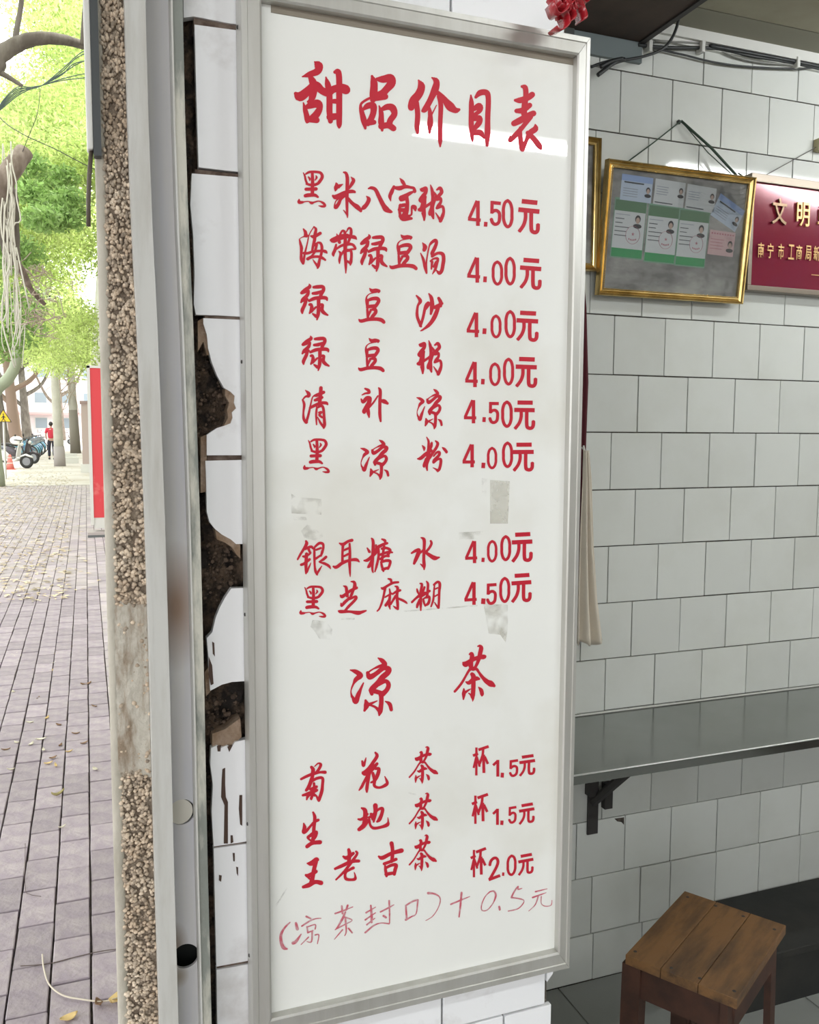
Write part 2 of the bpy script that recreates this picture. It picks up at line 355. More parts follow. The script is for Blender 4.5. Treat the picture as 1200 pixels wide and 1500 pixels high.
# rest of the room (partly out of frame) --------------------------
struct(box('ceiling', (.12, -3.5, 2.513), (3.7, 1.815, 2.6), M_ceil))
cs = struct(box('ceiling_border', (.12, 1.819, 2.513), (3.7, B+.1, 2.6), mat('ceiling_border', (.27, .26, .20), .85)))
tr = struct(MB().box(.575, B-.022, 2.487, 3.7, B+.004, 2.513).box(.575, B-.012, 2.474, 3.7, B+.004, 2.487).build('trim_1', M_white))
struct(box('wall_right', (3.62, -3.5, -.1), (3.75, 1.95, 2.75), M_plaster))
struct(box('wall_front', (.05, -3.6, -.1), (3.7, -3.5, 2.75), M_plaster))
fl = struct(box('floor', (.10, -3.5, -.12), (3.7, 1.94, -.006), M_grout))
M_ft = mat('floor_tile', (.28, .29, .27), .3, var=.06, noise=((.30, .31, .29), 6, .4, .7))
for i in range(4):
    for j in range(5):
        x0 = .5525+i*.6; y1 = 1.93-j*.6
        MB().box(x0+.0015, y1-.6+.0015, -.006, x0+.5985, y1-.0015, 0, bev=.001).build('floor_tile', M_ft, fl, fixn=False)
    
# facade running on beyond the jamb, hidden by it except far away; unseen canopy sized to shade the near pavement
struct(box('wall_facade', (.42, 2.1, -.1), (.7, 60, 6), mat('facade', (.5, .48, .44), .9, noise=((.4, .38, .34), 2, .4, .7))))
struct(box('wall_upper', (.06, -3.5, 2.72), (.5, 2.1, 5.5), M_plaster))
struct(box('canopy_roof_unseen', (-3.2, -4, 3.40), (.42, 3.45, 3.5), mat('canopy', (.5, .52, .5), .8)))
# ---------------------------------------------------------------- pavement
gr = struct(MB().add([(-60, -12, -.03), (.5, -12, -.03), (.5, 4, -.03), (-60, 4, -.03), (.5, 140, gz(140)-.03), (-60, 140, gz(140)-.03)], [(0, 1, 2, 3), (3, 2, 4, 5)]).build('ground', mat('pavement_base', (.15, .12, .11), .95, noise=((.25, .21, .18), 30, .4, .7))))
pv = lempty('floor_pavement', (0, 0, 0), None, None); pv['kind'] = 'structure'
M_br = mat('paving_brick', (.30, .255, .285), .8, var=.13, noise=((.42, .37, .37), 14, .4, .72), bump=(70, .35))  # near bricks coloured darker to carry the shade by the shop
M_br2 = mat('paving_brick_lit', (.40, .35, .375), .85, rand=.14, noise=((.50, .45, .42), 3, .4, .7))  # paler copy of the brick colour for the brighter lit far paving
PX, PY = .1035, .2185
meshes = []
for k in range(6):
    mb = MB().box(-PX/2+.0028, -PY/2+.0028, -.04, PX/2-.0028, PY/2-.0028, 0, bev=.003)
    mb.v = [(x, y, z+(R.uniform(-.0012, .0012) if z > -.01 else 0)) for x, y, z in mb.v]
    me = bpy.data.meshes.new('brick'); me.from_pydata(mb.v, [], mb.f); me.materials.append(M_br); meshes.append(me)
stuff = MB(); n = 0
for j in range(-16, 130):
    for i in range(-60, 6):
        x = -.0775+i*PX; y = 2.734+j*PY+(PY/2 if i % 2 else 0)
        if x > .44 or x < -6 or (x > .06 and y < 2.2): continue
        vis = 1.9 < y < 8.6 and -.105*y-.1 < x < .075
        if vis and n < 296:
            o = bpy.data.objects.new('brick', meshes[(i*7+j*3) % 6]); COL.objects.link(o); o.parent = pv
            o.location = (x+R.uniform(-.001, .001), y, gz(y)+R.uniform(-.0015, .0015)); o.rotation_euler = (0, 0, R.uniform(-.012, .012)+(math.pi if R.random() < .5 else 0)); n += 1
        elif -.35*y-1.6 < x:
            stuff.box(x-PX/2+.003, y-PY/2+.003, gz(y)-.04, x+PX/2-.003, y+PY/2-.003, gz(y)+R.uniform(-.0012, .0012))
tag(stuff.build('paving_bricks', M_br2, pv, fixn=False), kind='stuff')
# far ground beyond the bricks, colour paled for sunlit glare; kerb and road
struct(MB().add([(-3.6, 24, gz(24)+.004), (.42, 24, gz(24)+.004), (.42, 140, gz(140)+.004), (-3.6, 140, gz(140)+.004), (-6, 26, gz(26)+.004), (-6, 140, gz(140)+.004)], [(0, 1, 2, 3), (4, 0, 3, 5)]).build('ground_far_paled', mat('apron', (.58, .55, .51), .9, noise=((.46, .41, .34), .6, .4, .7))))
struct(MB().add([(-30, -12, .0), (-6.2, -12, .0), (-6.2, 4, .0), (-30, 4, 0), (-6.2, 140, gz(140)-.05), (-30, 140, gz(140)-.05)], [(0, 1, 2, 3), (3, 2, 4, 5)]).build('road', mat('asphalt', (.2, .2, .21), .9, noise=((.28, .28, .28), 5, .4, .7))))
struct(MB().add([(-6.2, -12, .05), (-6.0, -12, .05), (-6.0, 4, .05), (-6.2, 4, .05), (-6.0, 140, gz(140)+.05), (-6.2, 140, gz(140)+.05), (-6.2, 140, gz(140)-.1), (-6.2, -12, -.1), (-6.2, 4, -.1)], [(0, 1, 2, 3), (3, 2, 4, 5), (7, 0, 3, 8), (8, 3, 5, 6)]).build('kerb', mat('kerb', (.45, .44, .42), .9)))
# brush-lettered characters traced as strokes: x y width triples in crop units (crop origin x0,y0 and px per unit)
G={
'甜':(425,80,1.5,"24 7 1 28 11 7 27 16 6 20 19 5 12 21.5 1;18 20 2 22 26 6 23 32 7 22 40 6 20 45 4 17.5 46 2;5.5 38 3 10 41 8 18 35 7 25 30 7 31 35 6 37 37 7 42 34 6 50 32 6 54 34 8 56 36 3;13 47 1 15 55 4 17 63 5 16.5 66 2;15 52 3 21 49 6 27 48 7 29 52 5 26 58 6 22 62 6;18 63.5 4 26 64 5;35 22 1 37 30 5 38.5 40 5 38.5 55 5 39.5 65 4;44 17 3 47 17 5 48 25 5 48 40 5 48 55 5 48 67 4.5 48 71 2;40 46 3 44 45.5 4 48 47 3;39 61 6 47 60 5"),
'品':(425,80,1.5,"80 21 2 82 28 6 81.5 38 6.5 81 44 5;85 24 3 91 24 6 98 23 7 99 28 7 94 34 6 90 38 6 83 41 6;82 42 6 93 41 5;79 42 2 73 45 2 69 49 2 70 56 4 72 64 5 73.5 72 2;71 54 2 76 50 5 81 50 6 81.5 56 5 79 63 5 76 67 5;73 67 5 82 66 4;87 50 1 89 57 4 89 66 5 90 74 2;89 54 3 95 51 5 100 52 6 102 58 5 98 64 5 97 68 5;89 70 5 96 69 5 101 72 5"),
'价':(590,90,1.8333,"12.7 15 1 15 20 5 13 26 5.5 9 31 6 7 36 5 7 38.5 1;11 33 3.5 12 42 3.5 11.5 52 3.5 12 57 2;23.5 13 1 27 16 4 26 22 5 22 31 4 18 38 4 16 39.5 2;28 25 3 33 30 4 38 36 6 42 39 4 45 38.5 2;21 35 1 22 42 3 22 49 4 21.5 57 1.5;23 43 1 27 35 .6;29 28 3 30.5 35 3.2 30 50 3 30 62 3 30 68 1"),
'目':(590,90,1.8333,"54.5 27 1 55 35 3.5 54.8 50 3.5 55.5 60 2.5 56 64 .8;58.5 28.5 2 62 25 4 67 25 4 68.5 30 3.5 68 45 3.5 67.8 58 4 67.5 67 2;57 38 3 61 36 5 62 39 3 57 43 2.5;57 46 3 61 45.5 4.5 61 49 4 57 54 3;57 57 3.5 62 57 4 65 61 1.5"),
'表':(590,90,1.8333,"95.5 20 2 98 21 3.5 98.5 27 3.5 97.5 35 4 97 42 4;90 31 2 94 31 4 100 29 4 103.5 26.5 4;91 39.5 3 96 39 4 101.5 35 3.5;89 49.5 4 94 47 4.5 101 43 4 104.5 41.5 4;102 44 4 97 51 3 91 58 3.5 86 63 3 86 60 1;94 53 2 94 60 3 95.5 69 4 96 71 1.5;96 70 3 99 63 2.5 102 57 4 106 54 4 106 50.5 1;100 57 3 104 61 3.5 109 67 4 110.5 70 1.5"),
'黑':(430,240,.91667,"15.5 14 1 18 19 2.5 19.5 26 3 22 32 3;20 16 2.5 26 13 3.5 38 13 3.5 44 15 4 46 21 4.5 42 28 4.5 38 32 4 30 34 4 21 32 3;30 14 4 30.5 25 4.5 30.5 35 5 30 50 5;24 21 2 26 24 3 26 27 1;36 19 1.5 37 22 3 34.5 26 1.5;20 40.5 4.5 36 40 5;19 51 5 24 50 5.5 34 50 4.5 39 53 3;9 57 2 9 61 5 13 61.5 4 18 60.5 1.5 24 60 1.3 29 62.5 4 34 61 2 41 59.5 1.5 48 63 3.5 50 67 4 46 68 3 40 67 .8"),
'米':(430,240,.91667,"80 13.5 2 84 15 4 86 22 5 86 35 5 85.5 50 5 85.5 65 4 86 80 3 86.5 86 1;80 74 1 85 80 3;68 30 1 69 34 5 68 38 6 67 43 2;72 36 6 79 32.5 .8;92 21 1 96 26 5 94 31 5 89 39 3;63 51 3 68 53 7 78 48 6 85 45 5 93 44 5 97 44.5 4 99 46 1;84 50 3 76 56 4 72 64 5 68 69 6 66 69 3;76 54 2 69 58 1.5 66 64 1.5 66 69 3;86 54 4 94 63 5 102 69 7 107 74 5 108 77 1"),
'八':(520,250,1.16667,"14.5 32 1 17.5 36 4.5 15 42 4.5 11.5 46 5 9 48 2;17 22.5 1.5 21 21.5 3.5 26 24 4 30 32 4.5 35 42 5 39 48 6.5 44 51 4 47 52 1"),
'宝':(520,250,1.16667,"56.5 9.5 .8 60 14 4 63 19 3;49 20 3 46 27 4.5 44 32 4 45 38 1;49 21 3 56 22 5 63 20 4 70 21 3 74 22 3 75 26 4;74 26 2 68 29 4 62 33 6 58 34 5 58 37 3 63 35 4;65 33 4 66 42 4 64 52 6 62 58 8;57 44 4 63 43 4;56 49 4 65 50 5;57 57 4 61 60 6 71 60 3;57 43 3 56 49 3 57 57 3;66 57 3 71 55 2 71.5 45 2 75 46 5 76 50 2"),
'粥':(520,250,1.16667,"82 23 1 85 24 5 89 22 4 89 27 4 85 33 5 82 37 4 86 38 5 88 33 4;87 36 5 86 43 6 84 48 6 81 49 4;84 48 4 92 43 3 96 40 3;86 47 5 87 55 4 87 62 2;84 53 1 87 59 3;95 18 1 97 25 3.5 98 35 4 97 45 4.5 97 53 5 98.5 60 2;99 27 2 102 32 2.5 99 40 3.5 95 52 5 94 55 3;103 24 2 107 22 4 109 27 4 105 32 4 103 36 3.5 107 35 4 108 39 3 105 44 4 103 47 3;104 46 4 110 45 3 111.5 51 3 110 57 4 107.5 63 4;101.5 53 1 106.5 61 3"),
'海':(430,320,.83333,"17.5 18.5 2 21 24 5 22 30 6 26 30 2;21 31 3 15 33 1 10.5 36 1;10.5 37 2 12.5 45 4 14 52 5 13.5 62 4 14 72 5 17 79 4;17.5 77 4 20 62 3 24 45 2 28 28 1.5 36 14.5 1.5;36 14.5 2 39.5 19 4 38 27 5 37 38 5 34.5 48 4 33 57 3.5;31 31 3 36 32 6 42 29 5 47 26 5;38 47 4 43 42.5 3 48 44 4 50 51 4.5 49 62 4 46 72 4 44 82 5 42.5 87 3;41 46 4 38 57 4 33 65 3 26 70 4;18 61 4 25 61 4 35 58 4 50 57 4 56 58 5 59 61 1.5;25 71 5 32 68 4 42 67 4 50 69 4.5 56 73 3;43 84 5 38 78 3 34 72 1"),
'带':(430,320,.83333,"66 38 4 71 38 9 80 34 9 92 31 8 100 32 5 107 33 6 111 36.5 1.5;76 27 1 78 33 4 81 42 5;82 28 3 86 21.5 3 90 24 4 91 35 5 91 48 6 91 65 5 92 80 4.5 92 96 1.5;93 24 1.5 97 17 3 101 19 4 101 28 4.5 98 38 4 95 45 3;75 46 3 73 55 5 70 62 5 70.5 66 2;75 54 3 84 48 4 95 45 5 104 46 4 108 51 4 109 54 2 103 54 3 93 57 4 88 58 4;80 58 2 83 62 4 81 72 4 81 79 1.5;84 64 3 89 56 3;95 56 5 101 57 4 102 66 4 101 76 4.5 100 82 2;95 75 3 100 79 4"),
'绿':(520,330,1.16667,"17.5 11.5 1 18 15 4 13 18.5 4 8 23 3 13 21.5 3 17 20 2 15 26 4 10 31 4 7.5 35 2;9 33 3 15 31 3;14 32 3 12 38 4 9 45 4 9 49 2;23 15.5 3 28 15 4 34 15 4 35 19 4 32 25 4 31 30 3;22 23.5 3 27 23 4 32 21 3;17.5 33 3 24 30 4 32 29 4 38 29.5 4 39.5 32.5 1.5;29 30 4 29 40 4 28.5 50 4 27 57.5 1.5;22 50 2 26 53 4;18 38 3 20 38 3 20.5 43 4 18 49 2;20 47 3 26 41 2;31.5 38 3 34 38.5 3 33 44 4 35 48 4 40 51.5 2"),
'豆':(520,330,1.16667,"58 12 1 61 15 4 66 15 5 70.5 15 3 70 17 2;65 17 1.5 58 19 1 54 23 1.5 54 28 3 55 34 3;56 27 3 62 25 4 68 25 4.5 70 28 4 67 33 4 65 36 3;55.5 28 3 55 36 3;56 35 4 66 34 4;55 38 2.5 55.5 44 3 56 51 3;56 46 3 60 39 2.5;59 39 2 65 38.5 4 66 42 4 62 47 4 59 51 3;44 51 1.5 47 53 4 56 51 4 66 50.5 4 73 51.5 4.5 76.5 54 4 77 55.5 1"),
'汤':(520,330,1.16667,"85 22 1 88 27 5 87 31 4;82.5 35 1 86 43 3 88 52 3.5 90 60 2;90 59 2 90 45 1.5 93 28 1.5 96 22 3 101 19 4 102.5 22 3.5 100 29 4 97 35 4 98 38 3;97 39 3 104 35 3 110 36 4 111.5 42 4 110.5 50 4 109 57 4 106 60 4 102 56 1;95 45 2 99 42 2 104 42 3 103 48 3 101 55 3 97.5 61 1;97 46 3 96 55 1.5;99 52 2.5 102 46 2.5"),
'沙':(430,410,1.91667,"94 12 1 97 16 2.5 95 20 1.5 94.5 27 2 96 32 2 97.5 35.5 1.5;97 35 2 99 29 1.8 101 20 2 103 17.5 2;103.5 10.5 .8 105.5 14 2.5 106 20 3 105 26 1.5;104 18 2 101 22 2;111 14 2 112.5 17 2.5 112.5 20 2;113.5 18 2 108 21 2.5;111 20 2.5 108 28 3 104 34 2.5 99 38 1.2 97 39 .5"),
'清':(430,560,1.16667,"15 10 1 19 14 4 19 17 4 15 18 2 11.5 22 1.5;11.5 22 2 13.5 28 3 12.5 38 2 13 46 3 16 50 4;16 50 3 19 40 2.5 22 26 1.5 24.5 18 1.3 30 16 4 38 12.5 3.5;34.5 7 4 34 15 4 33 24 4 32.5 30 3;27 22.5 3 31 21 4 36 19 3;21 32 3 28 28.5 3.5 35 26 3.5 41 26 3.5 43 28 1.5;29.5 31 2 28.5 40 2.5 29 53 1.5;30 32 2 35 29.5 3 37.5 33 3 38.5 44 3 39 53 3.5 38 57.5 2;38 56 3 34 51 2.5 30.5 44 1;32 38 2 35 37.5 2.5 32.5 41 2.5 36 44 2.5"),
'补':(430,560,1.16667,"90 8 2 94 10 3.5 95 13 3 90 14 2 86 16 1;85 21 1.5 87.5 24.5 4 92 20 4.5 96 20 4 95 25 5 93 30 6 89 36 5 89 38 3;93 31 4 94 38 4 95 44 1.5;93 33 3 100 26 2 106 17 1.5;107 7 1.5 109 11 3.5 108.5 25 3.5 108.5 40 3.5 109.5 49 2;110 23 3 114 24 5 118 26.5 3"),
'凉':(570,560,.93367,"43.5 24 1 49 26 4 53 30 5 49 34 4 46 40 1.5 44 47 .8 45 53 2;45.5 53 2 48.5 58 5 51 51 4 54 43 2 56 38 1;70 11 1 74 14 4 76.5 18 4 71 20 2.5 65 23 1.2 60 27 1.5;60 27 3 62 31.5 5 68 28 4 75 22 4 80 23 5 79 27 5 74 32 5 70 38 5 64 45 5 64 50 3;70 40 3 77 36 3.5 80 40 4 78 46 4 73 51 5;63 46 4 70 48 4 75 50 4;73 50 4 73 60 4 72 68 4.5 71 73 1.5;72 69 4 67 64 2 62 62 1.5;58 57 2 59 62 5 57 68 2;60 62 3 69 57.5 .8;77 58 1 81 61 3.5 82.5 67 3"),
'粉':(570,560,.93367,"59 86 1 62 92 3 62 100 3.5 62 110 5 61 120 6 59 130 4 60 138 2;52 99 1 55 103 4 55 107 1.5;67 95 3 66 101 4 63 108 2;45 120 2 50 119 5 57 113 5 66 107 4;58 120 3 55 130 4 55 133 2;73 92 2 76.5 96 4 74 103 4 69 110 4 64 118 4 58 126 3;83.5 102 1 87 105 4 90 109 4 90 111 1;70 116 2 75 110 3 79 110 4 78 115 4 71 122 4 70 126 3 76 121 3 81 121 4 81 128 4 79 136 4 76.5 140 2;76 138 4 73 136 2 69 134 .8"),
'银':(430,780,.875,"21 14.5 3 22 19 5 17 28 4 12 36 3.5 7 45 2.5;20 28 3 25 25 4 30 24 4 33 27 3;25 27 4 27 32 3.5 28 35 3 20 40 4 16 40 3;13 54 4 18 52 4 27 45 4;22 36 5 21 50 5 21 62 4 21 69 2;22 66 4 26 58 2.5 29 51 1;35 26 3 35 40 3.5 35.5 55 3 37 65 4 40 71 2;39 70 3 43 63 3 47.5 56 1;36 24 3 43 18 4 49 19 4 50 25 3.5 48 33 4 46 39 3;38 29 3 46 26 3;37 44 3.5 46 38 3;43 49 2 50 45 4 54.5 41 4;44 50 2 52 52 4 59 56 4 62 60.5 1.5"),
'耳':(430,780,.875,"77 18 2 83 20 5 91 15 4 98 13 4.5;83 20 4 82 35 3.5 82 50 4;94 19 3 94.5 35 4 94 50 4.5 94.5 65 3 95 74 1;84 30 3 92 26.5 3.5;84 40 3 92 36 3.5;67 57 3 72 58 5 82 51 5 94 46.5 4 105 45.5 5 110 49 2"),
'糖':(525,780,1.08333,"18 8 2 20 12 3.5 20 25 4 19 38 4 19 50 2.5 20 54 1.5;12 21 1.5 15 26 3.5;24 17 2 24 23 3 20 29 3;8 38 2 13 37 4 22 29 4 26 25 2;19 36 3 15 45 4 13 47 2;32 9 2 36 11 3.5 36 14 2;24 20 2 28 19 4 34 16 3.5 39 14.5 3;27 21 3 27.5 32 3 25 44 3 22.5 53 1.5;32 22 3 38 21 3 43 24 3.5 40 30 3.5;30 30 3 40 26.5 3 46 27 2;30 36 3 36 32 3 41 32 3;35 19 3 33 30 3 32 40 3;31 40 3 38 38 3.5 43 39 3.5 42 45 3 40 49 3;31 41 2.5 32 46 3 34 52 2.5;33 50 3.5 41 47.5 3"),
'水':(525,780,1.08333,"85 7 1.5 89 10 4 89 22 3.5 88.5 35 3.5 89 44 4 89 50 1.5;84 42.5 1 88 46 3;72 28 2 77 25 3.5 82 23.5 4 81 29 5 78 36 4.5 75.5 42 3;82 29 2 88 24 3;98 11.5 2.5 99 15 3 96 21 3 91 27 3;91 27 3 97 31 4.5 103 34.5 5.5 108 34 2.5 110 33.5 1"),
'芝':(430,840,.91667,"80 20 1.5 84 22 4 85 28 4.5 86 36 4.5;92 13 1.5 97 14 4 98 20 5 95 28 4 92 36 4;75 35 2 78 37 5 85 32 4 92 27 4 101 23 4;76 48 2 77 52 3 82 46 4.5 90 39 4;90 41 3 99 37 3.5 100 40 4 95 46 4 88 53 4 82 60 3;72 60 2 76 61 5 90 61 3.5 103 63 6 110 61.5 4 116 59.5 2"),
'麻':(545,840,.91667,"26 8.5 2 30 10 3.5 31 14 3;15 23 2 18 24 4 26 19 3.5 34 15 3.5 42 14 3;21 23 4 19 34 3 16 46 3 12 56 2.5 8.5 60 2;28 25 2 29 32 3 28 42 4 27.5 50 4 29 57 1.5;21 38 2 31 32 3;28 42 4 22 51 4;37 20.5 2 41 23 4 40 35 4 41 48 4 41.5 57 3;41 57 3 38 55 3 34 52 1;33 33 2.5 39 29 3.5 45 27 3.5;38 36 4 33 44 3 30 49 3;42 40 3 49 43 3.5 54 46 3 56 48 1.5"),
'糊':(545,840,.91667,"77 16 2 80 18 3.5 78 30 4 78 45 4 78 59 2;72 25 2 73 29 3 75 33 2;84 22 3 82 28 3 80 32 2;64 46 3 70 40 3 78 34 5 85 30 2;76 42 3 73 50 4 72 54 3;87 12.5 1.5 89.5 17 3.5 89 28 3.5 88 38 4;80 37 2 86 32 3.5 92 28 3.5;83 40 2 90 37 4 92 40 3.5 90 48 4 85 51 3;82 41 2.5 83 46 3 85 52 2;100 18 2 99 30 2.5 98 42 3 94.5 53 2;99 18 3 105 13.5 3.5 108.5 17 4 107.5 30 3.5 107 45 3.5 106.5 55 3;106 55 3 103 51 2 100 46 1;101 25 2 105 23 2;100 37 2 105 34 2"),
'茶':(660,935,.63348,"63.5 18.5 3 69 17.5 5 71 23 9 69 33 9 67 43 9 64 53 7 59 64 6 55 70 6;44 37 3 49 36 8 50 44 9 48 53 9 47 62 10 49 70 8;29 56 3 35 60 12 44 54 9 55 48 8 66 44 8 76 43 10 80 42 6;49 68 9 42 76 5 35 88 4.5 27 102 5 18 114 5 10 123 5;52 71 8 60 71 6 66 79 5 74 90 7 84 100 10 93 105 13 100 109 7 102 112 2;50 83 8 53 88 10 53 100 9 53 115 9 52 130 9 52 138 6 51.5 146 1;36 101 3 43 103 8 52 96 9 60 93 9 66 94 5;31 117 3 31 128 8 30 141 3;33 126 6 40 121 4 47 117 1.5;50 137 5 46 130 3 42 127 2;65 113 2 71 120 8 73 128 8 73 133 3"),
'菊':(430,1090,1.25,"21 27 3 23 30 4 22 36 3.5;25 26 1 29 22.5 1.5 32 24 3 30 29 3 26 34 2.5;9 41 2.5 16 37.5 3 24 34.5 3.5 31 33 2.5 37 33 3.5;23 36 3 21 42 4 18 50 4 15 54 3;22 43 3 28 40 3 34 40 3 34 48 3 33 56 3.5 30 65 3.5 29.5 67 1;29 65 3 26.5 60 1.5;24 46 2.5 24 55 3 21 63 3 21 65 1.5;20 53 3 27 50 3;11 60 2.5 18 58 4 27 54 3.5;22 57 3 17 61 3 15.5 65 1.5;22 57 3 25 60 3"),
'花':(430,1090,1.25,"85 16 .8 84 20 2 82 25 3.5 80.5 20 2;96 10 2 98 14 3.5 93 22 3.5 88 30 5 82 34 4;81 33 2 84 35 4 91 30 5 98 23 3;89 34 4 83 44 3 80 50 3 77 54 1.5;89 36 2.5 87 45 3.5 86 52 3.5 86 56 2;96 29 2.5 100 29 3.5 99 35 4 96 42 3 91 45 2;93 34 3 95 42 3.5 95 49 3 101 51 2.5 108 48 3.5 110 45 3 107 38 1"),
'生':(430,1165,1.25,"23 20 2 25 26 3.5 24 38 3.5 23.5 48 4 22 56 4;12 33 1.5 13 38 4 12 43 4 15 42 3 20 36 2.5 25 31 3 29 29 3;17 49 3 23 45 4 27 43 3 26 48 3 23 52 3;16.5 50 2 20 53 2;16 60 4 22 56 4 31 55 4.5"),
'地':(430,1165,1.25,"80 15 2 84 18 4.5 84 28 5 83 35 5;76 28 2 80 28 3 87 22 2;77 40 4 82 36 5 88 29 3;96 12 5 96 20 4 94 31 2;88 26 2 92 24 3 99 17 2.5 104 15.5 3.5 104 20 3.5 101 28 4 98 31 2;91 22 3 93 28 3;89 28 2 90 35 2.5 94 38.5 3 102 37.5 3 110 34.5 4 111 30 1.5 110.5 26 .5"),
'王':(435,1230,1.33333,"11.5 26 1.5 16 26 5 21 22 4.5 22.5 22 3.5;21 24 4 19 32 4 17.5 40 4 16 48 5;10 39 2.5 13 39.5 4 21 35 3.5;11 40 2 14 43 2;7 52 3 13 50 4.5 20 46.5 4 26.5 47.5 4.5"),
'老':(435,1230,1.33333,"57 11 3 58 16 4 57 24 3.5;51 18.5 2 55 20 4 62 15 3;65 13 2 66 16 2.5 59 26 3 52 35 2.5 43 44 1.5;42 32 2.5 50 28.5 3.5 60 24 3.5 68 23.5 3;62 31 3 58 33 2.5 55 35 2;56 33 2 53 38 2.5 54 43 3 60 44 2.5 64 43 3 64 39 1.5 63 36 .7"),
'吉':(435,1230,1.33333,"104 4 4 105 10 3.5 105 18 3.5 104 24 3;90 18.5 2 94 20 4 104 15 3.5 115 12 4.5;96 26.5 3 103 24 3 109 21.5 3;97 29 2 97.5 34 3 98.5 40 2.5;98 31 2.5 104 28 3 109 28 3.5 108 33 3.5 107 38 3;98 38 3.5 107 36.5 3"),
}
# red brush characters: (char, target box x0 y0 x1 y1 in the photo or None = where it was traced)
PLACE=[(c,None) for c in '甜品价目表黑米八宝粥海带绿豆汤沙清补凉粉银耳糖水芝麻糊茶菊花生地王老吉']+[
('绿',(439.6,415.4,481.4,469.4)),('绿',(441.5,491.5,483.3,543.6)),('豆',(524.9,421.5,564.7,474.2)),('豆',(524.5,494.9,563.6,545.1)),
('粥',(610.2,498.2,648.5,550.5)),('黑',(443.8,642.3,483.3,693.3)),('黑',(438.3,857.9,478.1,904.9)),('凉',(527.7,644,570.6,703)),('凉',(512.3,963,576,1049)),
('茶',(598.6,1093,642,1148.4)),('茶',(598.6,1161,641.6,1216.4)),('茶',(598.6,1222.4,640,1276.4))]
# felt-pen note at the foot of the board
H=[(400,1310,1.08333,"23 38 1.5 16 45 2.5 11 54 3.5 11 64 4 14 72 4.5 19 74 2"),
(400,1310,1.08333,"31 39 3 33 47 4;27 66 4 31 64 4 38 54 1.5;45 30 2.5 51 33 2;39 43 2 50 36 2 58 33 1.5 65 32.5 1;46 44 2 47 52 2;47 44 1.5 57 41 1.5 57 47 1.5;47 52 2 54 49 1.5;53 50 2.2 52 64 1.8 46 64 1;48 58 1.8 38 68 1;57 55 1.8 62 55 1.5 60 67 1"),
(400,1310,1.08333,"93 16 2.5 94 26 2.5;101 15 2.5 99 21 2.5;84 26 2.2 93 23 2 108 17 1;98 24 2 94 33 3 87 45 2 84 48 1;97 31 2 107 35 1.2 99 40 1.5 87 46 2;98 33 2.5 99 50 1.8 97 56 1;94 48 2 83 61 .8;102 46 2 107 52 2"),
(520,1295,1.16667,"20 27 2 21 40 3 21 48 2.5;14 36 2 26 29 1;13 45 2 26 36 1;15 51 2 25 43 1;13 61 2.2 24 52 1.8 33 49 1.2 43 50 1.5;43 21 2 43.5 35 1.8 43.5 49 1.2;32 35 1.8 42 30 2 49 26 1;36 40 2.5 39 42 2.5"),
(520,1295,1.16667,"64 27 2 65 44 2.2;64 27 2 72 22 2 79 20 2;79 20 2 77 37 1.2 71 41 1.5 64 45 2.5"),
(520,1295,1.16667,"92 11.5 3 99 12 2.2 106 16 1.5 107 23 1.2 103 33 1 97 41 1 89 46 .8"),
(650,1285,1.41667,"18.5 16 2 17.5 28 1.8 16 41 1.3;7.5 28 1.6 17 24 1.6 27 20 .8"),
(650,1285,1.41667,"48 15 1.2 43 20 1 39.5 28 1 39.5 34 1 45 34 1 51 27 1 54 19 1.8 52 14.5 1.6 48 15 1.2"),
(650,1285,1.41667,"57.5 30.5 2 58 33.5 2"),
(650,1285,1.41667,"81 11.5 .8 77 12.5 1.5 77 9.5 1.2 73 15 1.5 70 21 1.6;70 21 1.6 77 22 1.3 83 24 1 81 29 1 76 33 1 67 35 1.2"),
(650,1285,1.41667,"95 15 1.5 107 12 .7;92 21 1.6 99 18.5 1.3 106 16 .6;98 19 1.5 95 28 1 88 35 .5;101 20 1 101 27 .8 105 30 .8 111 29 .8 112 24 .8")]
# bold price figures, drawn in a box w x h
B_={
'4':(19,37,"13.5 0 2 27 4.6;0 28.3 19 28.3 4.8;14.8 0 14.8 37 5.4"),
'5':(16,36,"2 2.5 15.5 2.5 5;3 0 2.6 18.5 4.6;2.6 17 6 14 10 13.6 13.3 17 13.6 24 12.3 30.5 8 33.6 4 32 1.6 26 4.8"),
'0':(17,41,"8.5 2.3 4.6 5.6 2.4 13 2.3 21 2.4 28 4.6 35.4 8.5 38.7 12.4 35.4 14.6 28 14.7 21 14.6 13 12.4 5.6 8.5 2.3 4.5"),
'元':(31,48,"5 3.4 28 3.4 6.6;0 15.5 31 15.5 6.6;10.5 17 10.5 27 7.5 37 1 46.5 5.2;19 17 19 40 21.5 44.6 26 44.8 28.6 41 29 33 5.6"),
'1':(9.5,25,"0 7 7.3 1.4 4;7.3 0 7.3 25 4.4"),
'2':(17,34,"1.6 12 3 6 7 2.4 11.5 3 13.8 8 12.5 14 8 22 2 31.5 4.2;0 32.6 17 29.4 4.4"),
'杯':(23,41,"5 0 5 41 3.4;0 11.4 7.5 9.4 4;5 13 1 29.5 3.2;5.6 14 10 29 3.2;8 4 23 1 4.2;15 3.5 14 13 9.3 25.5 3.7;15.5 12 16 39 4.2;17 15 22 26.5 3.8"),
'.':(6,8,"3.3 0 2.7 8 5.6"),
}
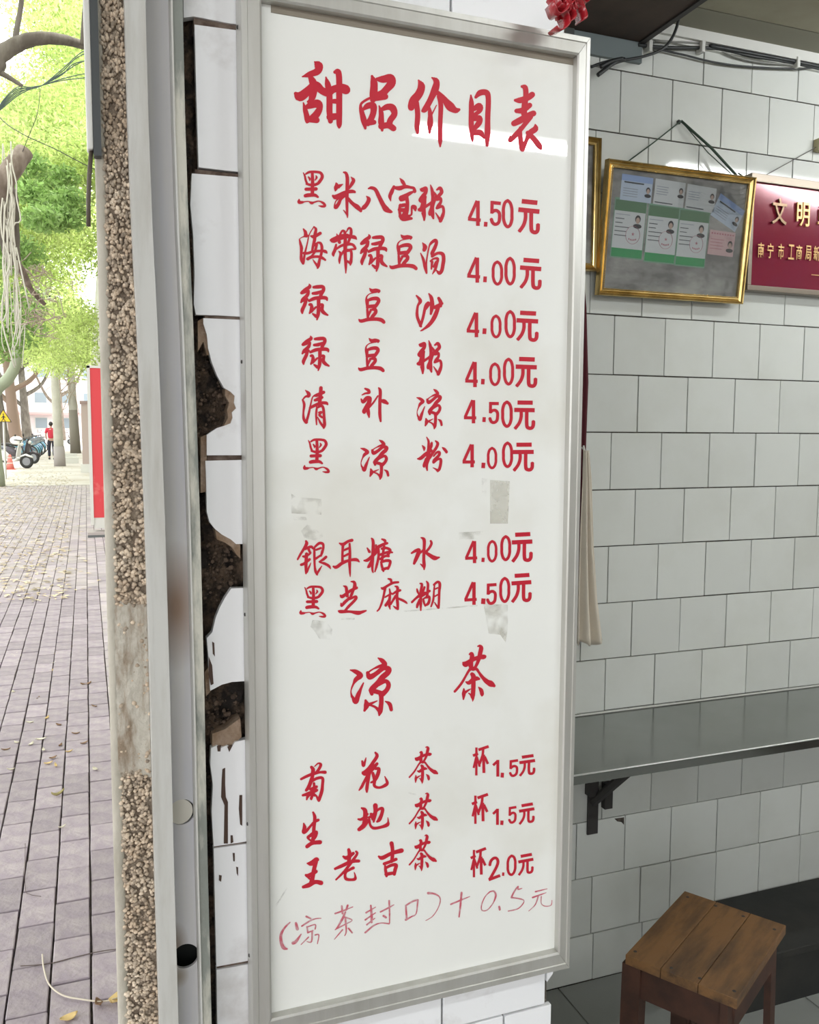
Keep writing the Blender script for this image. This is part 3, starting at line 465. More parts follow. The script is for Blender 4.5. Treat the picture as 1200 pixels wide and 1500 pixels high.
PR=[
"4 685.7 293.6 704.4 330.3|. 708.7 325 714.5 332|5 718 294.7 734.4 331|0 735.4 291.3 752.4 334.7|元 759.5 292.2 790.4 342.5",
"4 684.7 376.9 703.5 413.6|. 708.3 404.9 713.1 413.4|0 720.3 381.5 737.3 418.4|0 739.2 375.9 755.7 418.4|元 762 378.2 793 424",
"4 683.8 457.8 702.1 493.6|. 707 481 712.8 489.3|0 718.6 460.7 735 495.7|0 739.2 454 756 495.7|元 757 455.5 788.5 500.3",
"4 681.6 530 700 567|. 705 555 710 563|0 716.6 531 733.8 565.5|0 737 523.7 753.3 565|元 755.6 523 786.6 568",
"4 679.7 586 697.8 620|. 706.9 611 711.7 618.2|5 716 588.8 731.4 621.2|0 734.3 586.5 751.3 626.9|元 753.4 586.7 783.5 629.8",
"4 677.7 651 695.8 684.6|. 705.3 677.8 711 685.8|0 713.3 654.5 728.7 687.4|0 735.5 646.6 751.8 685.8|元 751.8 648.4 782 690.8",
"4 681.5 792.7 699.2 825.2|. 705.3 817 710.3 823.3|0 713.3 791 729 824|0 733 783.7 749 822.2|元 750 779.8 780 823.6",
"4 680.4 853 698.5 886.3|. 704.6 876.6 711.7 884.8|5 712.6 854.6 728 886|0 731.4 844.9 747.7 883.4|元 749.5 839.9 778.5 882.5",
"杯 693 1094 716 1135|1 722.5 1113.5 731.5 1138|. 733.5 1132 738.5 1139|5 746 1113 759.5 1138|元 761 1106 784 1136",
"杯 691.4 1164.4 715 1205.8|1 722.4 1185 730.9 1208.8|. 732.9 1202 737.8 1208.5|5 744.8 1181.5 757 1206.5|元 760.5 1177 783 1206.5",
"杯 689.6 1243.8 712.1 1284|2 716 1254.8 732.9 1288.6|. 735.6 1278 739 1283|0 742 1251.8 757 1283.2|元 759.4 1251 781.5 1281"]
# ================================================================= THE MENU BOARD
YF = .94; YB = .952
bd = empty('menu_board', (.37, D, .77), 'tall white price board with red lettering in an aluminium frame on the tiled pillar', 'menu board')
xi0, xi1, zi1, zi0 = .1835, .5615, 1.936, .811
xo0, xo1, zo1, zo0 = .1615, .5785, 1.9585, .786
def dirt(nt, out, tc):
    N, L = nt.nodes, nt.links
    n = N.new('ShaderNodeTexNoise'); n.inputs['Scale'].default_value = 3.2; n.inputs['Detail'].default_value = 7; L.new(tc.outputs['Object'], n.inputs[0])
    r = N.new('ShaderNodeMapRange'); r.inputs[1].default_value = .52; r.inputs[2].default_value = .85; L.new(n.outputs[0], r.inputs[0])
    x = N.new('ShaderNodeMix'); x.data_type = 'RGBA'; x.inputs[7].default_value = (.60, .565, .46, 1); L.new(out, x.inputs[6]); L.new(r.outputs[0], x.inputs[0])
    return x.outputs[2]
M_panel = mat('melamine_panel', (.83, .838, .80), .022, spec=.5, noise=((.80, .81, .77), 1.6, .35, .65), bump=(2.2, .012), build=dirt)
box('panel', (xi0-.004, YB, zi0-.004), (xi1+.004, YB+.006, zi1+.004), M_panel, bd)
def mitre(pts, name):
    """frame member: outer edge a-b, inner edge c-d, extruded with a small rounded lip"""
    a, b, c, d = [Vector((x, 0, z)) for x, z in pts]
    prof = [(0, D-.001), (0, YF+.002), (.04, YF), (.30, YF), (.34, YF+.0012), (.9, YF+.0004), (1, YF+.002), (1, D-.012)]
    vs = []
    for t, y in prof: vs.append((a.x+(c.x-a.x)*t, y, a.z+(c.z-a.z)*t))
    for t, y in prof: vs.append((b.x+(d.x-b.x)*t, y, b.z+(d.z-b.z)*t))
    n = len(prof)
    return MB().add(vs, [(i, i+1, n+i+1, n+i) for i in range(n-1)]+[tuple(range(n)), tuple(range(n, 2*n))]).build(name, M_alu, bd)
g = .0004
mitre([(xo0, zo0), (xo0, zo1), (xi0, zi0), (xi0, zi1)], 'frame_side'); mitre([(xo1, zo0), (xo1, zo1), (xi1, zi0), (xi1, zi1)], 'frame_side')
mitre([(xo0+g, zo1), (xo1-g, zo1), (xi0+g, zi1), (xi1-g, zi1)], 'frame_rail'); mitre([(xo0+g, zo0), (xo1-g, zo0), (xi0+g, zi0), (xi1-g, zi0)], 'frame_rail')
MB().box(xi0+.012, YB-.0008, zi1-.0075, xi1, YB+.001, zi1+.001).build('top_shadow_strip', mat('painted_shadow', (.24, .21, .165), .9), bd)  # dark strip painting the shadow line under the top rail
for u, v in ((345, 40), (349, 530), (356, 900), (357, 1207), (358, 1400)):
    p = at(u+5, v, Y=D-.012); MB().lathe([(.0022, 0), (.0018, .001), (0.0006, .0014)], 10, Matrix.Translation((xo0, p.y, p.z)) @ Matrix.Rotation(-math.pi/2, 4, 'Y')).build('rivet', M_dark, bd)
# tape residue on the panel
def residue(name, c, a, sc):
    m = bpy.data.materials.new(name); m.use_nodes = True; nt = m.node_tree; N, L = nt.nodes, nt.links; b = N['Principled BSDF']
    b.inputs['Base Color'].default_value = (*c, 1); b.inputs['Roughness'].default_value = .6
    tc = N.new('ShaderNodeTexCoord'); n = N.new('ShaderNodeTexNoise'); n.inputs['Scale'].default_value = sc; n.inputs['Detail'].default_value = 8; L.new(tc.outputs['Object'], n.inputs[0])
    r = N.new('ShaderNodeMapRange'); r.inputs[1].default_value = .42; r.inputs[2].default_value = .72; r.inputs[3].default_value = 0; r.inputs[4].default_value = a; L.new(n.outputs[0], r.inputs[0]); L.new(r.outputs[0], b.inputs['Alpha'])
    return m
M_res = residue('tape_residue', (.54, .52, .44), .5, 55); M_res2 = residue('tape_shine', (.60, .58, .49), .8, 8); M_smu = residue('smudge', (.40, .385, .32), .42, 70)
def patch(pts, m, name, y=YB-.00012):
    ps = [at(u, v, Y=y) for u, v in pts]
    MB().add(ps, [tuple(range(len(ps)))]).build(name, m, bd)
patch([(718, 703), (747, 705), (744, 767), (718, 767)], M_res2, 'tape_patch'); patch([(427, 723), (434, 728), (471, 731), (471, 754), (427, 752)], M_res, 'tape_patch')
patch([(450, 768), (470, 774), (474, 786), (462, 792), (446, 788), (441, 778)], M_smu, 'smudge'); patch([(458, 908), (478, 910), (487, 922), (485, 937), (468, 936), (462, 926), (455, 918)], M_smu, 'smudge')
patch([(708, 884), (744, 886), (744, 920), (741, 941), (733, 930), (716, 928), (712, 905)], M_res, 'tape_patch'); patch([(500, 905), (520, 905), (519, 908), (500, 908)], M_smu, 'smudge')
patch([(430, 757), (448, 757), (450, 762), (431, 762)], M_smu, 'smudge'); patch([(706, 700), (714, 702), (712, 728), (706, 724)], M_smu, 'smudge'); patch([(672, 780), (708, 778), (706, 790), (672, 790)], M_smu, 'smudge')
patch([(585, 895), (700, 886), (700, 888), (585, 897)], M_smu, 'smudge'); patch([(596, 1160), (610, 1163), (609, 1165), (596, 1162)], M_smu, 'smudge'); patch([(404, 1325), (420, 1300), (421, 1302), (405, 1328)], M_smu, 'smudge')
# lettering --------------------------------------------------------
def smooth_path(P, k=5):
    if len(P) < 3: return P if len(P) == 1 else [tuple(P[0][c]+(P[1][c]-P[0][c])*t/4 for c in range(3)) for t in range(5)]
    out = []
    for i in range(len(P)-1):
        p0 = P[max(i-1, 0)]; p1 = P[i]; p2 = P[i+1]; p3 = P[min(i+2, len(P)-1)]
        for s in range(k):
            t = s/k
            c = [.5*((2*p1[q])+(-p0[q]+p2[q])*t+(2*p0[q]-5*p1[q]+4*p2[q]-p3[q])*t*t+(-p0[q]+3*p1[q]-3*p2[q]+p3[q])*t**3) for q in range(2)]
            out.append((c[0], c[1], p1[2]+(p2[2]-p1[2])*(t*t*(3-2*t))))
    return out+[P[-1]]
from mathutils.geometry import delaunay_2d_cdt
def stroke(polys, P, round_=True, sm=True):
    """one brush stroke in photo pixels as convex pieces (tapered capsules)"""
    P = smooth_path(P, 4) if sm else P; NS = 10
    for a, b in zip(P[:-1], P[1:]):
        dx, dy = b[0]-a[0], b[1]-a[1]; l = math.hypot(dx, dy)
        if l < 1e-5: continue
        th = math.atan2(dy, dx); ra, rb = max(a[2]/2, .14), max(b[2]/2, .14)
        if round_: polys.append([(b[0]+rb*math.cos(th-math.pi/2+math.pi*k/5), b[1]+rb*math.sin(th-math.pi/2+math.pi*k/5)) for k in range(6)]+[(a[0]+ra*math.cos(th+math.pi/2+math.pi*k/5), a[1]+ra*math.sin(th+math.pi/2+math.pi*k/5)) for k in range(6)])
        else:
            nx_, ny_ = -dy/l, dx/l; polys.append([(a[0]-nx_*ra, a[1]-ny_*ra), (b[0]-nx_*rb, b[1]-ny_*rb), (b[0]+nx_*rb, b[1]+ny_*rb), (a[0]+nx_*ra, a[1]+ny_*ra)])
def letter(polys, name, m):
    """union of the pieces as one flat, non-overlapping sheet of vinyl on the board"""
    vs = []; fs = []
    for p in polys: fs.append(list(range(len(vs), len(vs)+len(p)))); vs += [Vector(q) for q in p]
    V, _, F, _, _, OF = delaunay_2d_cdt(vs, [], fs, 0, 1e-4)
    F = [f for f, o in zip(F, OF) if len(o)]
    me = bpy.data.meshes.new(name); me.from_pydata([at(v.x, v.y, Y=YL) for v in V], [], F)
    bm = bmesh.new(); bm.from_mesh(me); bmesh.ops.delete(bm, geom=[v for v in bm.verts if not v.link_faces], context='VERTS'); bmesh.ops.dissolve_limit(bm, angle_limit=.01, verts=bm.verts, edges=bm.edges); bmesh.ops.triangulate(bm, faces=bm.faces)
    for f in bm.faces:
        if f.normal.y > 0: f.normal_flip()
    bm.to_mesh(me); bm.free(); return link(name, me, bd, m)
def parse(s): 
    out = []
    for st in s.split(';'):
        f = [float(q) for q in st.split()]; out.append([tuple(f[i:i+3]) for i in range(0, len(f), 3)])
    return out
def parse_flat(s):
    out = []
    for st in s.split(';'):
        f = [float(q) for q in st.split()]; out.append([(f[i], f[i+1], f[-1]) for i in range(0, len(f)-1, 2)])
    return out
YL = YB-.0004
for c, tb in PLACE:
    x0, y0, s, d = G[c]; ST = [[(x0+x*s, y0+y*s, w_*s*(1.16 if c in '甜品价目表' else 1.10)+.28) for x, y, w_ in st] for st in parse(d)]
    if tb:
        xs = [(p[0]-p[2]/2, p[0]+p[2]/2) for st in ST for p in st]; ys = [(p[1]-p[2]/2, p[1]+p[2]/2) for st in ST for p in st]
        ax, bx, ay, by = min(a for a, _ in xs), max(b for _, b in xs), min(a for a, _ in ys), max(b for _, b in ys)
        kx, ky = (tb[2]-tb[0])/(bx-ax), (tb[3]-tb[1])/(by-ay)
        ST = [[(tb[0]+(p[0]-ax)*kx, tb[1]+(p[1]-ay)*ky, p[2]*math.sqrt(kx*ky)) for p in st] for st in ST]
    pl = []
    for st in ST: stroke(pl, st)
    letter(pl, 'character', M_red)
for x0, y0, s, d in H:
    pl = []
    for st in parse(d): stroke(pl, [(x0+x*s, y0+y*s, w_*s*1.05+.1) for x, y, w_ in st])
    letter(pl, 'handwritten_character', M_ink)
for line in PR:
    for it in line.split('|'):
        f = it.split(); ch = f[0]; a, b, c, d = map(float, f[1:]); w_, h_, ds = B_[ch]; kx, ky = (c-a)/w_, (d-b)/h_
        cx, cy = (a+c)/2, (b+d)/2; sl = (651-cy)/(4026-cx); pl = []
        for st in parse_flat(ds):
            Q = [(a+x*kx, b+y*ky+sl*(a+x*kx-cx), ww*math.sqrt(kx*ky)) for x, y, ww in st]
            if len(Q) > 2:
                Q2 = smooth_path(Q, 4); closed = st[0][:2] == st[-1][:2]
                if closed: stroke(pl, Q2, True, False)
                else: stroke(pl, Q2[:2], False, False); stroke(pl, Q2[1:-1], True, False); stroke(pl, Q2[-2:], False, False)
            else: stroke(pl, Q, False, False)
        letter(pl, {'元': 'character', '杯': 'character', '.': 'decimal_point'}.get(ch, 'digit'), M_red)
# ================================================================= THINGS INSIDE
# wall table -------------------------------------------------------
tb = empty('wall_table', (1.6, B, .70), 'long stainless steel shelf table folded out from the tiled wall', 'table')
zt = .748
MB().box(.80, 1.585, zt-.0015, 3.3, B-.002, zt).box(.80, 1.583, zt-.022, 3.3, 1.5855, zt).box(.80, 1.585, zt-.022, 3.3, 1.60, zt-.0205).build('table_top', M_steel, tb)
MB().box(.80, B-.003, zt, 3.3, B-.0005, zt+.002).build('sealant_line', M_white, tb)
MB().tube([(.80, 1.5845, zt-.001), (3.3, 1.5845, zt-.001)], .0022, 8).build('front_highlight', mat('edge_highlight', (.75, .76, .74), .3, metal=.8), tb, smooth=True)  # added bright bar paints the highlight along the shelf's front edge
for x in (1.245, 2.3):
    b = MB().box(x-.016, B-.006, zt-.33, x+.016, B-.001, zt-.045).box(x-.012, 1.66, zt-.035, x+.012, B-.002, zt-.024).box(x-.026, B-.03, zt-.215, x-.004, B-.004, zt-.11)
    b.tube([(x, B-.006, zt-.24), (x+.005, 1.70, zt-.03)], .012, 6); b.build('bracket', M_dark, tb)
MB().box(1.272, B-.02, zt-.26, 1.296, B-.002, zt-.19).build('bracket_bolt_plate', M_dark, tb)
# stool ------------------------------------------------------------
S = [at(920, 1398, Z=.457), at(1000, 1305, Z=.457), at(1148, 1353, Z=.457), at(1085, 1468, Z=.457)]
cen = sum(S, Vector())/4; ax = ((S[3]-S[0])+(S[2]-S[1])).normalized(); ang = math.atan2(ax.y, ax.x)
L1 = ((S[3]-S[0]).length+(S[2]-S[1]).length)/2; L2 = ((S[1]-S[0]).length+(S[2]-S[3]).length)/2
stl = lempty('wooden_stool', (cen.x, cen.y, 0), 'small worn wooden stool with nailed plank seat in the corner', 'stool', rz=ang)
hx, hy = L1/2, L2/2
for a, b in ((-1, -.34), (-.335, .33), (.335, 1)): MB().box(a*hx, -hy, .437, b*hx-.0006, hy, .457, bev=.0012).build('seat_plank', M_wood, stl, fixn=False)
for sx in (-1, 1):
    for sy in (-1, 1):
        Mx = Matrix(((1, 0, -sx*.012, 0), (0, 1, -sy*.008, 0), (0, 0, 1, 0), (0, 0, 0, 1)))
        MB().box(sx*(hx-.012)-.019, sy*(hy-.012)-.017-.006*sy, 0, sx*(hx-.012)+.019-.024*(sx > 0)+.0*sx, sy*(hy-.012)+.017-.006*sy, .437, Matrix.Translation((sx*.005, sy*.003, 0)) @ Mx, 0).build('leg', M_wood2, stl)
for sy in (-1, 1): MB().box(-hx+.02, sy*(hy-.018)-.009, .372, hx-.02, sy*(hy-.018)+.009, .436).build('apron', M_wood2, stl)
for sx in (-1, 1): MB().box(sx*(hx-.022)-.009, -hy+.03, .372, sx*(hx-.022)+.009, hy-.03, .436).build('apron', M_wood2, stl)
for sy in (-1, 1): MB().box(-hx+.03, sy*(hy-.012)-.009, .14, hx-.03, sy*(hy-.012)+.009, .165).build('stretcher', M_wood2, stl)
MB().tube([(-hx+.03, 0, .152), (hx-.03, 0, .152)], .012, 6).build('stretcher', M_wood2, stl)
for x, y in ((-.9, -.86), (-.86, .86), (-.2, -.9), (.25, .86), (.88, -.86), (.86, .8), (.3, -.88), (-.3, .88)):
    MB().lathe([(.0038, 0), (.003, .0007)], 8, Matrix.Translation((x*hx, y*hy, .457))).build('nail', M_dark, stl)
# low dark bench in the corner ----------------------------------------
lb = empty('low_cabinet', (1.9, 1.75, 0), 'low black cabinet on the floor behind the stool under the steel shelf', 'cabinet')
M_blk = mat('black_laminate', (.015, .016, .015), .6, noise=((.03, .028, .024), 6, .4, .7), bump=(20, .1))
MB().box(1.50, 1.665, .13, 3.1, B-.003, .15, bev=.002).build('top_board', M_blk, lb, fixn=False)
MB().box(1.51, 1.672, 0, 3.09, 1.69, .129).box(1.51, 1.672, 0, 1.53, B-.004, .129).build('body', M_blk, lb)
# gold frames --------------------------------------------------------
M_mount = mat('mounting_board', (.17, .165, .16), .7, noise=((.40, .40, .37), 6, .42, .66, (1, 1, 2.2)), bump=(9, .05))
def glass_mat():
    m = bpy.data.materials.new('picture_glass'); m.use_nodes = True; N, L = m.node_tree.nodes, m.node_tree.links; N.remove(N['Principled BSDF'])
    t = N.new('ShaderNodeBsdfTransparent'); g_ = N.new('ShaderNodeBsdfGlossy'); g_.inputs['Roughness'].default_value = .05
    f = N.new('ShaderNodeFresnel'); f.inputs[0].default_value = 1.5; x = N.new('ShaderNodeMixShader')
    n = N.new('ShaderNodeTexNoise'); n.inputs['Scale'].default_value = 11; bp = N.new('ShaderNodeBump'); bp.inputs['Strength'].default_value = .25; bp.inputs['Distance'].default_value = .01
    tc = N.new('ShaderNodeTexCoord'); L.new(tc.outputs['Object'], n.inputs[0]); L.new(n.outputs[0], bp.inputs['Height']); L.new(bp.outputs[0], g_.inputs['Normal'])
    L.new(f.outputs[0], x.inputs[0]); L.new(t.outputs[0], x.inputs[1]); L.new(g_.outputs[0], x.inputs[2]); L.new(x.outputs[0], N['Material Output'].inputs[0]); return m
M_glass = glass_mat()
def frame(name, w_, h_, label, loc, rot, lean):
    o = lempty(name, loc, label, 'picture frame'); o.rotation_euler = (lean, rot, 0)
    # local: x right, z up, y back; origin bottom left
    fw = .0165
    prof = [(0, 0), (0, -.017), (.10, -.0195), (.22, -.0175), (.34, -.013), (.62, -.0095), (.74, -.0125), (.86, -.012), (1, -.007), (1, 0)]
    for (a, b, c, d, nm) in (((0, 0), (0, h_), (fw, fw), (fw, h_-fw), 'frame_side'), ((w_, 0), (w_, h_), (w_-fw, fw), (w_-fw, h_-fw), 'frame_side'),
                         ((0, 0), (w_, 0), (fw, fw), (w_-fw, fw), 'frame_rail'), ((0, h_), (w_, h_), (fw, h_-fw), (w_-fw, h_-fw), 'frame_rail')):
        vs = [(a[0]+(c[0]-a[0])*t, y, a[1]+(c[1]-a[1])*t) for t, y in prof]+[(b[0]+(d[0]-b[0])*t, y, b[1]+(d[1]-b[1])*t) for t, y in prof]; n = len(prof)
        fr = MB().add(vs, [(i, i+1, n+i+1, n+i) for i in range(n-1)]+[tuple(range(n)), tuple(range(n, 2*n))]).build(nm, M_gold, o)
        # beaded inner edge
        k = int(max(abs(d[0]-c[0]), abs(d[1]-c[1]))/.0042); bb = MB()
        for q in range(k):
            t = (q+.5)/k; bm = bmesh.new(); bmesh.ops.create_icosphere(bm, subdivisions=1, radius=.0021); bb.bm(bm, Matrix.Translation((c[0]+(d[0]-c[0])*t, -.0125, c[1]+(d[1]-c[1])*t)))
        tag(bb.build('beading', M_gold, fr, smooth=True), kind='stuff')
    MB().box(fw-.002, -.004, fw-.002, w_-fw+.002, -.001, h_-fw+.002).build('mount', M_mount, o)
    MB().box(fw-.001, -.0085, fw-.001, w_-fw+.001, -.0075, h_-fw+.001).build('glass_pane', M_glass, o)
    return o
YG = B-.034; g0, g1, g2 = at(876, 431, Y=YG), at(1088, 443, Y=YG), at(887, 237, Y=YG)
GW, GH = (g1-g0).length, (g2-g0).length
gf = frame('gold_frame', GW, GH, 'gold picture frame of staff cards hanging from a green cord', (g0.x, YG+.015, g0.z), -.004, math.asin(.034/GH))
CARD = {}
def card(x, z, w_, h_, kind, rot=0):
    """a staff card behind the glass, px offsets inside the frame in metres"""
    o = lempty('staff_card', (0, 0, 0), {'b': 'pale blue staff card'}.get(kind, kind), 'card')
def cards():
    cm = lambda n, c: mat('card_'+n, c, .5)
    W, Bl, Gn, Pk, Dk, Gy = cm('white', (.55, .58, .58)), cm('blue', (.28, .38, .60)), cm('green', (.035, .30, .10)), cm('pink', (.58, .40, .40)), cm('dark', (.07, .08, .09)), cm('grey', (.32, .35, .40))
    Sk, Hr, Lb, Rd, Sl = cm('skin', (.45, .33, .27)), cm('hair', (.03, .03, .035)), cm('light_blue', (.45, .53, .62)), cm('stamp', (.42, .16, .20)), mat('clear_sleeve', (.22, .38, .28), .18)
    def quad(par, name, x0, z0, x1, z1, m, k, M): MB().box(x0, -.0050-.0004*k, z0, x1, -.0047-.0004*k, z1, M).build(name, m, par)
    def head(par, cx, cz, s, k, M, dark=True):
        p = MB(); n = 14
        def disc(cx_, cz_, rx, rz, kk, m, nm):
            MB().add([M @ Vector((cx_+rx*math.cos(2*math.pi*q/n), -.0051-.0004*kk, cz_+rz*math.sin(2*math.pi*q/n))) for q in range(n)], [tuple(range(n))]).build(nm, m, par, fixn=False)
        disc(cx, cz-s*1.15, s*.95, s*.42, k, Hr, 'portrait_shirt'); disc(cx, cz+s*.14, s*.62, s*.72, k+.2, Hr, 'portrait_hair'); disc(cx, cz-s*.12, s*.44, s*.58, k+.4, Sk, 'portrait_face')
    Mf = gf.matrix_basis
    lab = {'c1': 'pale blue staff card at the upper left inside the gold frame', 'c2': 'white staff card with portrait at right, second along the top of the gold frame', 'c3': 'white staff card third along the top under the glare',
           'c4': 'pale blue staff card slipped crooked at the upper right of the gold frame', 'g1': 'green and white health card with round stamp, leftmost of three', 'g2': 'green and white health card with round stamp, middle of three',
           'g3': 'green and white health card with round stamp, rightmost of three', 'p1': 'pink identity card with portrait at the right of the gold frame'}
    for key, cx, cz, kind, rot in (('c1', .095, .268, 'b', -.02), ('c2', .194, .266, 'w', -.03), ('c3', .292, .262, 'w', -.04), ('c4', .382, .234, 'b', -.42),
                                   ('g1', .0815, .168, 'g', -.015), ('g2', .182, .163, 'g', -.015), ('g3', .278, .160, 'g', -.01), ('p1', .372, .155, 'p', -.03)):
        o = lempty('staff_card', gf.location, lab[key], 'card', 'staff cards in the gold frame'); o.rotation_euler = gf.rotation_euler
        M = Matrix.Translation((cx*GW/.453, 0, cz*GH/.329)) @ Matrix.Diagonal((GW/.453, 1, GH/.329, 1)) @ Matrix.Rotation(-rot, 4, 'Y')
        if kind in 'bw':
            hw, hh = .046, .031
            quad(o, 'card_sheet', -hw, -hh, hw, hh, Lb if kind == 'b' else W, 0, M)
            if kind == 'b':
                quad(o, 'header_band', -hw, hh-.015, hw, hh, Bl, 1, M); quad(o, 'text_bar', -hw+.008, hh-.020, .02, hh-.0165, Dk, 2, M)
                for q in range(4): quad(o, 'text_line', -hw+.007, -.003-q*.006, .004, -.001-q*.006, Gy, 1, M)
            else:
                quad(o, 'text_bar', -hw+.004, -hh+.004, .012, -hh+.0065, Dk, 2, M)
                for q in range(4): quad(o, 'text_line', -hw+.006, .012-q*.006, -.004-.003*(q % 2), .014-q*.006, Gy, 1, M)
            head(o, .034, -.002 if kind == 'b' else .008, .0105, 2, M)
        elif kind == 'g':
            hw, hh = .0455, .069
            quad(o, 'clear_sleeve', -hw-.002, -hh-.003, hw+.002, hh+.005, Sl, -1, M); quad(o, 'card_sheet', -hw, -hh, hw, hh, W, 0, M)
            quad(o, 'header_band', -hw, hh-.026, hw, hh, cm('dull_green', (.09, .19, .10)), 1, M); quad(o, 'footer_band', -hw, -hh, hw, -hh+.021, Gn, 1, M)
            for q in range(6): quad(o, 'text_line', -hw+.004, .0335-q*.0102, (.0, -.016, -.02, 0.0, -.006, -.006)[q], .0355-q*.0102, Gy if q < 1 else Dk, 1, M)
            head(o, .024, .025, .0135, 2, M)
            MB().tube([M @ Vector((.013+.021*math.cos(t), -.0058, -.013+.022*math.sin(t))) for t in [2*math.pi*q/24 for q in range(24)]], .0005, 4, close=True).build('round_stamp', Rd, o)
            MB().add([M @ Vector((.013+(.0052 if q % 2 == 0 else .002)*math.sin(math.pi*q/5), -.0062, -.011+(.0052 if q % 2 == 0 else .002)*math.cos(math.pi*q/5))) for q in range(10)], [tuple(range(10))]).build('stamp_star', Rd, o, fixn=False)
            for q in range(5): quad(o, 'stamp_text', .001+q*.005, -.0255-.002*math.sin(q*.8), .004+q*.005, -.0215-.002*math.sin(q*.8), Rd, 3, M)
        else:
            hw, hh = .0415, .0315
            quad(o, 'card_sheet', -hw, -hh, hw, hh, Pk, 0, M)
            for q in range(9): quad(o, 'text_mark', -hw+.005+q*.0085, hh-.010, -hw+.010+q*.0085, hh-.006, Rd, 1, M)
            for q in range(4): quad(o, 'text_line', -hw+.005, .008-q*.008, .006-.004*(q % 2), .0095-q*.008, Rd, 1, M)
            head(o, .027, -.002, .0125, 2, M)
cards()
NX, NZ = 90, 100; vs = []; fs = []
for j in range(NZ+1):
    for i in range(NX+1):
        x, z = GW*(.49+.46*i/NX), GH*(.70+.22*j/NZ)
        q = (z*80+.9*mn.noise(Vector((x*16, 2, z*9)))+x*1.5) % 1; vs.append((x, -.0079+.160*((q if q < .88 else (1-q)*7.33)+.09*math.sin(6.283*q+x*25))/80+.0002*mn.noise(Vector((x*70, 5, z*90))), z))
for j in range(NZ):
    for i in range(NX): a = j*(NX+1)+i; fs.append((a, a+1, a+NX+2, a+NX+1))
MB().add(vs, fs).build('added_glare_film', M_glass, gf, smooth=True)  # rippled sheet added inside the frame, tilted to catch lamp glare
hk = at(998, 177, Y=B-.012)
cd_ = empty('hanging_cord', (hk.x, hk.y, hk.z), 'dark green cord over a nail holding up the gold frame of staff cards', 'cord')
M_cord = mat('green_cord', (.03, .055, .035), .8)
a1, a2 = at(914, 241, Y=B-.03), at(1080, 258, Y=B-.036); hk = Vector(hk)
MB().tube([a1, a1.lerp(hk, .5)+Vector((0, 0, -.002)), hk], .0019, 6).tube([hk, hk.lerp(a2, .5)+Vector((.004, 0, .004)), a2], .0034, 6).tube([hk, hk.lerp(a2, .5)+Vector((-.004, 0, -.010)), a2+Vector((-.02, 0, .004))], .0013, 6).build('cord', M_cord, cd_, smooth=True)
MB().tube([a2+Vector((0, -.004, .006)), a2+Vector((.008, -.012, -.002)), a2+Vector((.004, -.010, -.018)), a2+Vector((.012, -.008, -.03))], .0022, 6).build('knot', M_cord, cd_, smooth=True)
MB().lathe([(.005, 0), (.006, .004), (.002, .006)], 10, Matrix.Translation(hk+Vector((0, .012, 0))) @ Matrix.Rotation(math.pi/2, 4, 'X')).build('nail', M_dark, cd_)
l0, l1 = at(877, 397, Y=B-.028), at(879, 202, Y=B-.028)
lf = frame('gold_frame', .30, l1.z-l0.z, 'gold picture frame half hidden behind the menu board', (l0.x-.30, B-.012, l0.z), 0, 0)
# red plaque ---------------------------------------------------------
pq = empty('red_plaque', (2.0, B, 1.87), 'dark red award plaque with gold characters in a bronze frame on the tiles', 'plaque')
yP = B-.03; px0, px1, pz0, pz1 = at(1097, 340, Y=yP).x, 2.40, at(1094, 425, Y=yP).z, at(1100, 253, Y=yP).z
M_bronze = mat('bronze_frame', (.24, .20, .16), .4, metal=.6)
for a, b, nm in (((px0, yP-.004, pz0), (px1, B-.002, pz0+.014), 'frame_rail'), ((px0, yP-.004, pz1-.022), (px1, B-.002, pz1), 'frame_rail'), ((px0, yP-.004, pz0+.014), (px0+.012, B-.002, pz1-.022), 'frame_side'), ((px1-.012, yP-.004, pz0+.014), (px1, B-.002, pz1-.022), 'frame_side')):
    MB().box(*a, *b, bev=.0015).build(nm, M_bronze, pq, fixn=False)
vs = []; fs = []; NX, NZ = 40, 24
for j in range(NZ+1):
    for i in range(NX+1):
        u, v = i/NX, j/NZ; vs.append((px0+.01+u*(px1-px0-.02), yP+.0065-.0035*v-.0055*math.sin(math.pi*u)**.8*math.sin(math.pi*v)**.9, pz0+.012+v*(pz1-pz0-.032)))
for j in range(NZ):
    for i in range(NX): a = j*(NX+1)+i; fs.append((a, a+1, a+NX+2, a+NX+1))
MB().add(vs, fs).build('plaque_face', mat('red_enamel', (.20, .008, .025), .17, metal=.15, spec=.7, noise=((.15, .01, .04), 2, .4, .7)), pq, smooth=True)
def glyph(s, p0, h, wd, m, parent, name, depth=.0006, bold=0):
    c = bpy.data.curves.new('t', 'FONT'); c.body = s; c.size = 1; c.extrude = depth/h; c.offset = bold; c.fill_mode = 'FRONT' if False else 'BOTH'
    to = bpy.data.objects.new('t', c); COL.objects.link(to); dg = bpy.context.evaluated_depsgraph_get()
    me = bpy.data.meshes.new_from_object(to.evaluated_get(dg)); bpy.data.objects.remove(to); me.materials.clear()
    co = np.array([v.co for v in me.vertices]) if len(me.vertices) else np.zeros((1, 3))
    lo, hi = co.min(0), co.max(0); sx, sz = wd/max(hi[0]-lo[0], 1e-6), h/max(hi[1]-lo[1], 1e-6)
    for v in me.vertices: v.co = Vector((p0[0]+(v.co.x-lo[0])*sx, p0[1]-v.co.z*h, p0[2]+(v.co.y-lo[1])*sz))
    return link(name, me, parent, m)
M_goldt = mat('gold_letter', (.62, .38, .16), .35, metal=.6); M_darkt = mat('bronze_letter', (.20, .13, .08), .35, metal=.8)
